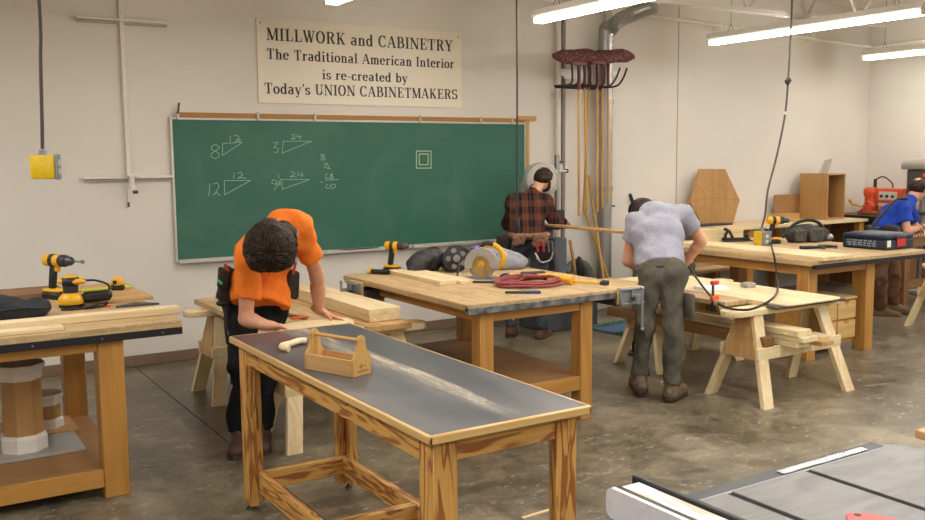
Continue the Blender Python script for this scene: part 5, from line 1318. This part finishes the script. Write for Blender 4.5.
def face(s, H, f, upv, side):
    """head centre H, face direction f, crown direction upv"""
    P = lambda a, b_, c: H+f*a+side*b_+upv*c
    rot = [[side.x, f.x, upv.x], [side.y, f.y, upv.y], [side.z, f.z, upv.z]]
    s.ell(P(-.005, 0, .03), (.075, .097, .09), .02, rot); s.ell(P(.02, 0, -.035), (.06, .07, .075), .03, rot); s.ell(P(.06, 0, -.088), (.026, .022, .02), .03, rot)
    s.cap(P(.088, 0, .012), P(.113, 0, -.028), .009, .0135, .012); s.ell(P(.09, .012, -.032), .010, .008); s.ell(P(.09, -.012, -.032), .010, .008)
    s.ell(P(.086, 0, -.058), (.024, .010, .006), .004, rot); s.ell(P(.084, 0, -.068), (.021, .010, .007), .003, rot)
    s.cap(P(.082, -.04, .032), P(.082, .04, .032), .012, .012, .014)
    for q in (-1, 1):
        s.ell(P(-.005, q*.077, -.005), (.009, .022, .033), .006, rot); s.ell(P(.066, q*.04, -.03), (.02, .02, .018), .02, rot)
        s.carve(P(.094, q*.031, .010), (.017, .012, .009), 0, rot)
        s.ell(P(.079, q*.031, .010), .0125, .002)

def person(label, J, face_dir, crown, looks, group=None):
    """J: joints in world space. The body is one mesh; clothes and hair are children."""
    A = {k: Vector(v) for k, v in J.items()}
    pts = list(A.values()); lo = Vector(map(min, zip(*pts)))-Vector((.2, .2, .12)); hi = Vector(map(max, zip(*pts)))+Vector((.2, .2, .2)); lo.z = max(lo.z, -.02)
    hipc = (A['hipL']+A['hipR'])/2; shc = (A['shL']+A['shR'])/2
    hu = nv(A['hipR']-A['hipL']); su = nv(A['shR']-A['shL'])
    f = nv(face_dir); c = nv(crown); c = (c-f*c.dot(f)).normalized(); side = f.cross(c)
    H = A['head']; chest = A.get('chest', hipc.lerp(shc, .62)); neck = A['neck']; waist = A.get('waist', hipc.lerp(shc, .22))
    fw_ = nv(hu.cross(Vector((0, 0, 1)))) * -1
    # --- body
    s = SDF(lo, hi, .0095)
    s.cap(hipc, waist, .095, .088, .03, hu, 1.5).cap(waist, chest, .088, .098, .03, (hu+su), 1.5).cap(chest, shc, .098, .07, .03, su, 1.8)
    s.cap(A['shL'], A['shR'], .052, .052, .04).cap(shc, neck, .06, .055, .03).cap(neck, H-c*.03-f*.015, .054, .054, .02)
    for q in 'LR':
        s.cap(A['sh'+q], A['el'+q], .05, .041, .02).cap(A['el'+q], A['el'+q].lerp(A['wr'+q], .3), .041, .042, .02).cap(A['el'+q].lerp(A['wr'+q], .3), A['wr'+q], .042, .028, .015, looks.get('th'+q, (1, 0, 0)), 1.15)
        s.cap(A['hip'+q], A['kn'+q], .08, .055, .03).cap(A['kn'+q], A['kn'+q].lerp(A['an'+q], .3), .055, .055, .02).cap(A['kn'+q].lerp(A['an'+q], .3), A['an'+q], .055, .038, .02).cap(A['an'+q]-Vector((0, 0, .03)), A['to'+q], .036, .025, .02)
    mb = MB(); s.into(mb.bm)
    s2 = SDF(H-Vector((.17, .17, .2)), H+Vector((.17, .17, .2)), .0052); face(s2, H, f, c, side); s2.cap(neck.lerp(H, .2), H-c*.03-f*.015, .05, .054, .015); s2.into(mb.bm)
    for q in 'LR':
        hd = looks['hand'+q]; W_ = A['wr'+q]
        s3 = SDF(W_-Vector((.22,)*3), W_+Vector((.22,)*3), .0042)
        hand(s3, W_, hd[0], hd[1], hd[2], hd[3] if len(hd) > 3 else (.2, .3, .2)); s3.cap(W_.lerp(A['el'+q], .25), W_, .034, .0275, .01); s3.into(mb.bm)
    body = mb.single('person', skinm, label, 'person', group, smooth=180)
    ch = lambda mb, n, m, sm=180, par=None: mb.build(n, m, par or body, smooth=sm)
    # --- eyes
    for q in (-1, 1): ch(MB().ell(H+f*.084+side*q*.031+c*.010, .0105), 'eye', plain('2a211c', .2))
    # --- shirt
    s = SDF(lo, hi, looks.get('res', .0085)); o = looks.get('loose', .014); hem = looks['hem']
    hemp = Vector(hem)
    s.cap(hemp, waist, .108+o, .102+o, .03, hu, 1.36, cut=2).cap(waist, chest, .104+o, .105+o, .05, (hu+su), 1.42).cap(chest, shc, .105+o, .072+o, .05, su, 1.65)
    s.cap(A['shL'], A['shR'], .056+o*.6, .056+o*.6, .05).cap(shc, neck-(neck-shc).normalized()*.0, .068+o*.4, .062, .03)
    for q in 'LR':
        e = A['sh'+q].lerp(A['el'+q], looks['sleeve'] if looks['sleeve'] < 1 else 1)
        sh_in = A['sh'+q].lerp(chest, .12)
        if looks['sleeve'] < 1: s.cap(sh_in, e, .066+o*.5, .060+o, .035, cut=1)
        else:
            w_ = A['el'+q].lerp(A['wr'+q], looks['sleeve']-1)
            s.cap(sh_in, e, .064+o*.5, .052+o*.5, .035).cap(e, w_, .052+o*.5, .040+o*.4, .02, cut=1)
    for q_ in looks.get('hump', ()): s.ell(q_[0], q_[1], .05)
    s.noise(looks.get('fold', .006), 24, 3); s.noise(looks.get('fold', .006)*.6, 55, 5)
    nk = nv(neck-shc); s.carve(neck+nk*looks.get('nko', .055), looks.get('nkr', .062))
    if 'cutlow' in looks: s.halfspace(*looks['cutlow'])
    mb = MB(); s.into(mb.bm); shirt = ch(mb, 'shirt', looks['shirt'])
    # --- trousers
    s = SDF((lo.x, lo.y, 0), (hi.x, hi.y, max(waist.z, hipc.z)+.25), .009)
    top = hipc.lerp(waist, .95)
    s.cap(hipc, top, .106, .100, .03, hu, 1.36, cut=1)
    for q in 'LR':
        s.cap(A['hip'+q], A['kn'+q], .094, .074, .035).cap(A['kn'+q], A['an'+q]+Vector((0, 0, .02)), .074, .064, .03, cut=1)
        s.ell(A['hip'+q].lerp(hipc, .25)-fw_*0+looks.get('seat', Vector((0, 0, 0)))*1.0, (.105, .105, .11), .04)
    s.noise(.009, 24, 7); s.noise(.006, 58, 9)
    mb = MB(); s.into(mb.bm); tr = ch(mb, 'trousers', looks['trousers'])
    # --- boots
    for q in 'LR':
        an, to = A['an'+q], A['to'+q]; d = Vector((to.x-an.x, to.y-an.y, 0)).normalized(); sd = Vector((-d.y, d.x, 0)); z0 = an.z-looks.get('ankle', .10)
        B0 = Vector((an.x, an.y, z0))
        s = SDF(B0-Vector((.3, .3, .02)), B0+Vector((.3, .3, .2)), .006)
        s.cap(B0+Vector((0, 0, .05)), B0+Vector((0, 0, .15)), .05, .056, .02, cut=1).cap(B0-d*.03+Vector((0, 0, .045)), B0+d*.17+Vector((0, 0, .038)), .048, .045, .03, sd, 1.05); s.cap(B0+d*.02+Vector((0, 0, .09)), B0+d*.12+Vector((0, 0, .05)), .045, .042, .02)
        s.halfspace(B0+Vector((0, 0, .02)), (0, 0, -1)); mb = MB(); s.into(mb.bm); bt = ch(mb, 'boot', looks['boots'])
        mb = MB(); ol = [B0+d*x+sd*y for x, y in ((-.085, -.03), (-.05, -.052), (.08, -.05), (.16, -.05), (.205, -.03), (.22, 0), (.205, .03), (.16, .05), (.08, .05), (-.05, .052), (-.085, .03), (-.095, 0))]
        mb.prism([(p.x, p.y) for p in ol], Matrix.Translation((0, 0, z0+.0005)), .024, .003); ch(mb, 'sole', looks.get('sole', plain('3a2c22', .7)), 30, bt)
    looks['_parts'] = (shirt, tr, A, hipc, waist, hu, f, c, side, H)
    return body, ch, looks['_parts']
def elbow(sh, wr, px, py, d0, d1, L1=.30, L2=.25):
    return min((dp(px, py, d0+(d1-d0)*i/60) for i in range(61)), key=lambda p: abs((p-sh).length-L1)+abs((p-wr).length-L2))
def rep(n, J):
    d = lambda a, b_: (Vector(J[a])-Vector(J[b_])).length
    print(n, 'hipz %.2f thigh %.2f/%.2f shin %.2f/%.2f spine %.2f shw %.2f uarm %.2f/%.2f farm %.2f/%.2f anz %.2f/%.2f headz %.2f' % (J['hipL'].z, d('hipL', 'knL'), d('hipR', 'knR'), d('knL', 'anL'), d('knR', 'anR'),
        ((J['hipL']+J['hipR'])/2-J['neck']).length, d('shL', 'shR'), d('shL', 'elL'), d('shR', 'elR'), d('elL', 'wrL'), d('elR', 'wrR'), J['anL'].z, J['anR'].z, J['head'].z))
def hairball(ch, name, lumps, mat, lo, hi, amp=.006, fr=70, h=.007, cut=None):
    s = SDF(lo, hi, h)
    for c, r_ in lumps: s.ell(c, r_, .03)
    s.noise(amp, fr, 2); s.noise(amp*.6, fr*2.1, 4)
    if cut: s.halfspace(*cut)
    mb = MB(); s.into(mb.bm); return ch(mb, name, mat)
def pouch(ch, parent, c, x, z, w, h, d, mat, name='pouch'):
    """stitched open-topped pouch hanging at c; x across, z up"""
    x = nv(x); z = nv(z); x = (x-z*x.dot(z)).normalized(); y = z.cross(x); M = frame(c, x, y, z)
    mb = MB(); mb.box((-w/2, -d/2, -h/2), (w/2, d/2, h/2), min(w, d)*.24, seg=3)
    mb.disp(lambda q: (q.x*(.16*q.z/h-.06)+.008*math.sin(q.z*50), q.y*(.3*q.z/h), .01*math.sin(q.x*40)))
    mb._tf(mb.bm.verts, M); o = ch(mb, name, mat, 60, parent)
    mb = MB(); mb.box((-w*.5, -d*.56, h*.30), (w*.5, -d*.36, h*.47), .006); mb.box((-w*.36, -d*.60, -h*.3), (w*.30, -d*.40, h*.12), .012); mb._tf(mb.bm.verts, M)
    ch(mb, 'front_pocket', mat, 40, o) if False else mb.bm.free()
    return o
leatherD = plain('2a211d', .7, 0, .2, 40); leatherT = plain('85604a', .75, 0, .25, 30)

# ---- man in orange
J = dict(hipR=dp(243, 304, 5.56), hipL=dp(273, 302, 5.62), knR=dp(242, 368, 5.46), knL=dp(266, 366, 5.52), anR=dp(240, 433, 5.53), anL=dp(262, 430, 5.60), toR=dp(236, 446, 5.40), toL=dp(262, 444, 5.46),
         waist=dp(262, 284, 5.50), chest=dp(268, 247, 5.36), shR=dp(248, 260, 5.14), shL=dp(302, 226, 5.32), neck=dp(281, 231, 5.16), head=dp(271, 246, 5.00),
         wrR=at(266, 325, z=.83), wrL=at(319, 310, z=.79))
J['elR'] = elbow(J['shR'], J['wrR'], 246, 319, 4.8, 5.5); J['elL'] = elbow(J['shL'], J['wrL'], 317, 278, 5.0, 5.7)
rep('orange', J)
view = nv((-.31, -.93, .15))
L = dict(shirt=cloth('orange_cotton', 'f4802d'), trousers=cloth('black_denim', '17171a', .8, .3), boots=plain('4a3326', .65), hem=dp(260, 304, 5.46), sleeve=.62, fold=.008, nkr=.035, nko=.06, hump=[(dp(285, 223, 5.32), (.10, .10, .085)), (dp(296, 222, 5.32), (.07, .07, .06))],
         handL=(nv((.75, -.35, -.5)), (-.1, -.3, -1), (-.6, -.8, 0), (-.2, .10, .12)), handR=(nv((.85, -.4, -.12)), (-.2, -.2, -1), (.4, .9, 0), (.35, .5, .4)))
body, ch, (shirt, tr, A, hipc, waist, hu, f, c, side, H) = person('person in an orange T-shirt and black trousers bending over a pointed board', J, (.12, .1, -1), (-.42, -.85, .22), L)
hv = lambda px, py, d: dp(px, py, d)
lum = [(H+c*.045, (.118, .118, .118)), (H+c*.02+side*.03, (.108, .118, .118)), (H+c*.02-side*.03, (.108, .118, .118)), (H-f*.04+c*.02, (.11, .11, .11)), (hv(264, 258, 4.97), (.085, .08, .075)), (hv(280, 257, 4.99), (.07, .07, .075)), (hv(255, 248, 5.0), (.05, .06, .09)), (hv(283, 232, 5.12), (.075, .08, .065))]
hair = hairball(ch, 'hair', lum, hairm, H-Vector((.3, .3, .3)), H+Vector((.3, .3, .3)), .006, 50)
mb = MB(); random.seed(11)
for k in range(420):
    a0 = 2*PI*k*.618034; u0 = random.uniform(.0, 1.1); L_ = random.uniform(.35, .8); lift = random.uniform(.0, .014); tw = random.uniform(-.25, .35)
    pts = []
    for q in range(6):
        th_ = (u0+L_*q/5)*1.0
        v_ = c*math.cos(th_)+(side*math.cos(a0+tw*q/3)+f*math.sin(a0+tw*q/3))*math.sin(th_)
        pts.append(H+c*.035+v_*(.119+lift*math.sin(PI*q/5)+.007*q/5))
    mb.tube(pts, [.003, .006, .0065, .006, .004, .0006], 5)
for k in range(110):   # fringe hanging past the hairline, tips drooping towards the floor
    px0 = 247+50*(k*.618034 % 1); e_ = ((px0-271)/26)**2; y0 = 262-e_*15+random.uniform(-3, 2)
    mb.tube([dp(px0, y0-11, 4.935+e_*.05), dp(px0+random.uniform(-1, 1), y0-2, 4.915+e_*.06), dp(px0+(271-px0)*.08+random.uniform(-2, 2), y0+random.uniform(6, 12), 4.935+e_*.07)], [.006, .008, .0008], 5)
ch(mb, 'hair_locks', hairm, 180, hair)
bt = ch(MB().tube([hipc+Vector((0, 0, .07))+hu*.165*math.cos(a)*1.0+hu.cross(Vector((0, 0, 1))).normalized()*.128*math.sin(a) for a in [k*2*PI/24 for k in range(24)]], .022, 8, True), 'tool_belt', leatherD)
pouch(ch, bt, dp(228, 285, 5.44), hu, (.25, 0, 1), .11, .21, .09, leatherD); pouch(ch, bt, dp(223, 279, 5.38), hu, (.3, 0, 1), .07, .12, .06, leatherD); pouch(ch, bt, dp(292, 284, 5.52), hu, (0, 0, 1), .08, .17, .1, leatherD)
ch(MB().cyl(dp(218, 280, 5.33), dp(222, 284, 5.33), .008), 'green_marker', plain('46c24a', .5), 40, bt); ch(MB().cyl(dp(225, 264, 5.38), dp(229, 274, 5.38), .008), 'red_pencil', RED, 40, bt)
ch(MB().cyl(dp(296, 262, 5.40), dp(293, 274, 5.40), .008), 'red_pencil', RED, 40, bt)
ch(MB().tube(smoothpath([dp(221, 302, 5.38), dp(225, 312, 5.38), dp(226, 330, 5.38), dp(228, 344, 5.40)], 4), .010, 8).ell(dp(222, 303, 5.36), (.035, .03, .02)), 'hammer', BLACK, 40, bt)

# ---- man in grey
J = dict(hipL=dp(651, 274, 6.62), hipR=dp(673, 274, 6.58), knL=dp(644, 325, 6.62), knR=dp(674, 329, 6.52), anL=dp(640, 377, 6.66), anR=dp(672, 385, 6.54), toL=dp(636, 386, 6.80), toR=dp(680, 392, 6.66),
         waist=dp(660, 258, 6.68), chest=dp(658, 234, 6.80), shL=dp(634, 220, 6.92), shR=dp(685, 215, 6.92), neck=dp(650, 212, 7.02), head=dp(643, 213, 7.17),
         elL=dp(628, 261, 6.98), wrL=dp(648, 270, 7.10), elR=dp(701, 241, 6.98), wrR=dp(686, 262, 7.10))
rep('grey', J)
L = dict(shirt=cloth('grey_cotton', '9c9ca7'), trousers=cloth('olive_canvas', '5c574b', .85, .25), boots=plain('6f5d49', .8, 0, .2), hem=dp(661, 268, 6.62), sleeve=.50, fold=.006,
         nkr=.03, nko=.07, hump=[(dp(652, 211, 6.98), (.10, .08, .07)), (dp(660, 212, 6.92), (.11, .08, .07))], handL=(nv((.75, .4, -.4)), (.3, .2, -1), (.3, .8, .2), (.4, .6, .5)), handR=(nv((-.2, .75, -.5)), (-.5, .2, -1), (-.8, .2, .2), (.4, .6, .5)))
body, ch, (shirt, tr, A, hipc, waist, hu, f, c, side, H) = person('person in a grey T-shirt and olive trousers seen from behind, bending over sawhorse planks', J, (.35, .55, -.8), (.35, .5, .6), L)
hairball(ch, 'hair', [(H+Vector((0, 0, .01)), (.098, .104, .108))], hairm, H-Vector((.2, .2, .2)), H+Vector((.2, .2, .2)), .003, cut=(H+f*.03, f))
cap = cloth('black_cap', '1b191c')
hairball(ch, 'cap', [(H+c*.03, (.112, .112, .10))], cap, H-Vector((.2, .2, .2)), H+Vector((.2, .2, .2)), .001, cut=(H+c*.02, -c))
mb = MB(); mb.prism([(-.075, .06), (-.06, .13), (0, .165), (.06, .13), (.075, .06)], frame(H+c*.03, side, f, c), .006, .001); ch(mb, 'cap_brim', cap, 40)
fx = nv((.53, .84, 0))
for (px, py, d_) in ((689, 318, 6.47),):
    q = dp(px, py-12, d_); ch(MB().box(q-Vector((.015, .06, .09)), q+Vector((.015, .06, .09)), .012, Matrix.Rotation(-.25, 4, 'Z'), 2), 'cargo_pocket', L['trousers'], 60, tr)
for (px, dd) in ((651, 6.50), (674, 6.47)):
    q = dp(px, 277, dd); ch(MB().box(Vector((-.055, -.006, -.065)), Vector((.055, .006, .065)), .005), 'back_pocket', L['trousers'], 60, tr).location = q-body.location
bt = ch(MB().tube([hipc.lerp(waist, .55)+hu*.166*math.cos(a)+hu.cross(Vector((0, 0, 1))).normalized()*.122*math.sin(a) for a in [k*2*PI/24 for k in range(24)]], .014, 8, True), 'belt', BLACK)

# ---- man in plaid
J = dict(hipL=dp(519, 244, 8.86), hipR=dp(538, 244, 8.82), knL=dp(514, 284, 8.88), knR=dp(540, 287, 8.80), anL=dp(511, 327, 8.95), anR=dp(541, 330, 8.84), toL=dp(513, 331, 9.10), toR=dp(547, 335, 8.98),
         waist=dp(527, 228, 8.86), chest=dp(528, 210, 8.92), shL=dp(513, 201, 8.96), shR=dp(547, 200, 8.98), neck=dp(536, 189, 9.02), head=dp(543, 179, 9.08),
         elL=dp(508, 224, 9.05), wrL=dp(536, 224, 9.22), elR=dp(556, 224, 9.06), wrR=dp(565, 222, 9.24))
rep('plaid', J)
pl, nt, b = newmat('plaid_flannel'); tc = N(nt, 'ShaderNodeTexCoord'); sp = N(nt, 'ShaderNodeSeparateXYZ'); nt.links.new(tc.outputs['Object'], sp.inputs[0])
hx_ = math_(nt, 'ADD', math_(nt, 'MULTIPLY', sp.outputs[0], .85), math_(nt, 'MULTIPLY', sp.outputs[1], -.53))
def band(val, per, lo_, hi_):
    q = math_(nt, 'PINGPONG', math_(nt, 'MULTIPLY', val, 1/per), 1.0); return ramp(nt, q, [(lo_, (0, 0, 0, 1)), (hi_, (1, 1, 1, 1))])
bx_ = band(hx_, .062, .45, .6); bz_ = band(sp.outputs[2], .062, .45, .6); fine_ = band(hx_, .0188, .4, .6)
c1 = mixc(nt, bx_, '14161f', '60392a'); c2 = mixc(nt, bz_, '101219', '552f22'); col = mixc(nt, .5, c1, c2); col = mixc(nt, math_(nt, 'MULTIPLY', fine_, .12), col, '8a5c44')
nt.links.new(col, b.inputs['Base Color']); b.inputs['Roughness'].default_value = .9; b.inputs['Specular IOR Level'].default_value = .15
L = dict(shirt=pl, trousers=cloth('grey_jeans', '3e424b', .85, .2), boots=plain('54392a', .75), hem=dp(528, 240, 8.84), sleeve=1.80, fold=.006, res=.0095,
         handL=(nv((.9, .3, -.1)), (0, .2, -1), (.3, .8, 0), (.3, .4, .3)), handR=(nv((.6, .6, -.15)), (0, 0, -1), (-.6, .6, .1), (.3, .5, .4)))
body, ch, (shirt, tr, A, hipc, waist, hu, f, c, side, H) = person('person in a dark plaid shirt and leather tool belt working at the bandsaw', J, (.72, .58, -.45), (.25, .2, .9), L)
hairball(ch, 'hair', [(H+c*.028-f*.012, (.097, .097, .088)), (H-f*.05-c*.01, (.072, .072, .06))], hairm, H-Vector((.2, .2, .2)), H+Vector((.2, .2, .2)), .003, cut=(H+f*.06+c*.03, (f-c*.55)))
hairball(ch, 'beard', [(H+f*.055-c*.075, (.055, .055, .04)), (H+f*.03-c*.05+side*.05, (.03, .03, .05)), (H+f*.03-c*.05-side*.05, (.03, .03, .05))], hairm, H-Vector((.2, .2, .2)), H+Vector((.2, .2, .2)), .003)
fr_ = hu.cross(Vector((0, 0, 1))).normalized()
bt = ch(MB().tube([hipc+Vector((0, 0, .085))+hu*.185*math.cos(a)+fr_*.15*math.sin(a) for a in [k*2*PI/24 for k in range(24)]], .032, 8, True), 'tool_belt', leatherT)
pouch(ch, bt, dp(519, 240, 8.68), hu, (0, 0, 1), .13, .11, .1, leatherT); pouch(ch, bt, dp(540, 240, 8.65), hu, (.1, 0, 1), .15, .13, .1, leatherT)
pouch(ch, bt, dp(504, 243, 8.85), hu, (0, 0, 1), .15, .16, .1, leatherD); pouch(ch, bt, dp(546, 252, 8.70), hu, (0, 0, 1), .15, .2, .1, leatherD)
for px, c_ in ((537, RED), (543, RED), (548, STEEL), (552, STEEL)): ch(MB().cyl(dp(px, 241, 8.58), dp(px+1, 252, 8.60), .010), 'tool_in_pouch', c_, 40, bt)
ch(MB().tube(smoothpath([dp(535, 253, 8.58), dp(541, 262, 8.56), dp(550, 260, 8.58), dp(553, 252, 8.6)], 5), .010, 8), 'hammer_loop', STEEL, 40, bt)

# ---- man in blue
J = dict(hipR=dp(881, 237, 9.74), hipL=dp(890, 236, 9.96), knR=dp(880, 274, 9.78), knL=dp(893, 273, 9.96), anR=dp(880, 309, 9.90), anL=dp(893, 305, 10.05), toR=dp(890, 312, 9.86), toL=dp(903, 308, 10.0),
         waist=dp(885, 228, 9.84), chest=dp(894, 214, 9.88), shR=dp(903, 207, 9.72), shL=dp(908, 206, 10.06), neck=dp(911, 199, 9.92), head=dp(918, 189, 9.96),
         elR=dp(907, 231, 9.72), wrR=dp(919, 228, 9.86), elL=dp(916, 230, 10.12), wrL=dp(925, 227, 10.02))
rep('blue', J)
L = dict(shirt=cloth('blue_cotton', '2344a8'), trousers=cloth('brown_duck', '6a4b36', .85, .25), boots=plain('7a6048', .8), hem=dp(883, 235, 9.84), sleeve=.62, fold=.005, res=.0095,
         handR=(nv((.7, .3, -.3)), (.1, .2, -1), (0, .9, .3), (.4, .6, .5)), handL=(nv((.6, -.2, -.3)), (0, 0, -1), (0, -.9, .3), (.4, .6, .5)))
body, ch, (shirt, tr, A, hipc, waist, hu, f, c, side, H) = person('person in a blue T-shirt with dark suspenders leaning over a bench at the right edge', J, (.85, .12, -.5), (.45, .05, .85), L)
hairball(ch, 'hair', [(H+c*.028-f*.012, (.097, .097, .088)), (H-f*.05-c*.01, (.072, .072, .06))], hairm, H-Vector((.2, .2, .2)), H+Vector((.2, .2, .2)), .003, cut=(H+f*.06+c*.03, (f-c*.55)))
sus = plain('2b2a30', .7)
ch(MB().tube(smoothpath([dp(869, 236, 9.66), dp(875, 224, 9.64), dp(886, 211, 9.62), dp(897, 199.5, 9.66), dp(908, 199, 9.66)], 5), .016, 6), 'suspender', sus)
fr_ = hu.cross(Vector((0, 0, 1))).normalized()
bt = ch(MB().tube([hipc.lerp(waist, .7)+hu*.185*math.cos(a)+fr_*.155*math.sin(a) for a in [k*2*PI/24 for k in range(24)]], .036, 8, True), 'tool_belt', sus)
pouch(ch, bt, dp(874, 231, 9.68), fr_, (0, 0, 1), .14, .11, .1, sus); pouch(ch, bt, dp(892, 231, 9.60), fr_, (0, 0, 1), .15, .12, .1, leatherD)
ch(MB().box(Vector((-.02, -.012, -.05)), Vector((.02, .012, .05)), .005), 'yellow_tape', YEL, 40, bt).location = dp(886, 228, 9.56)-body.location
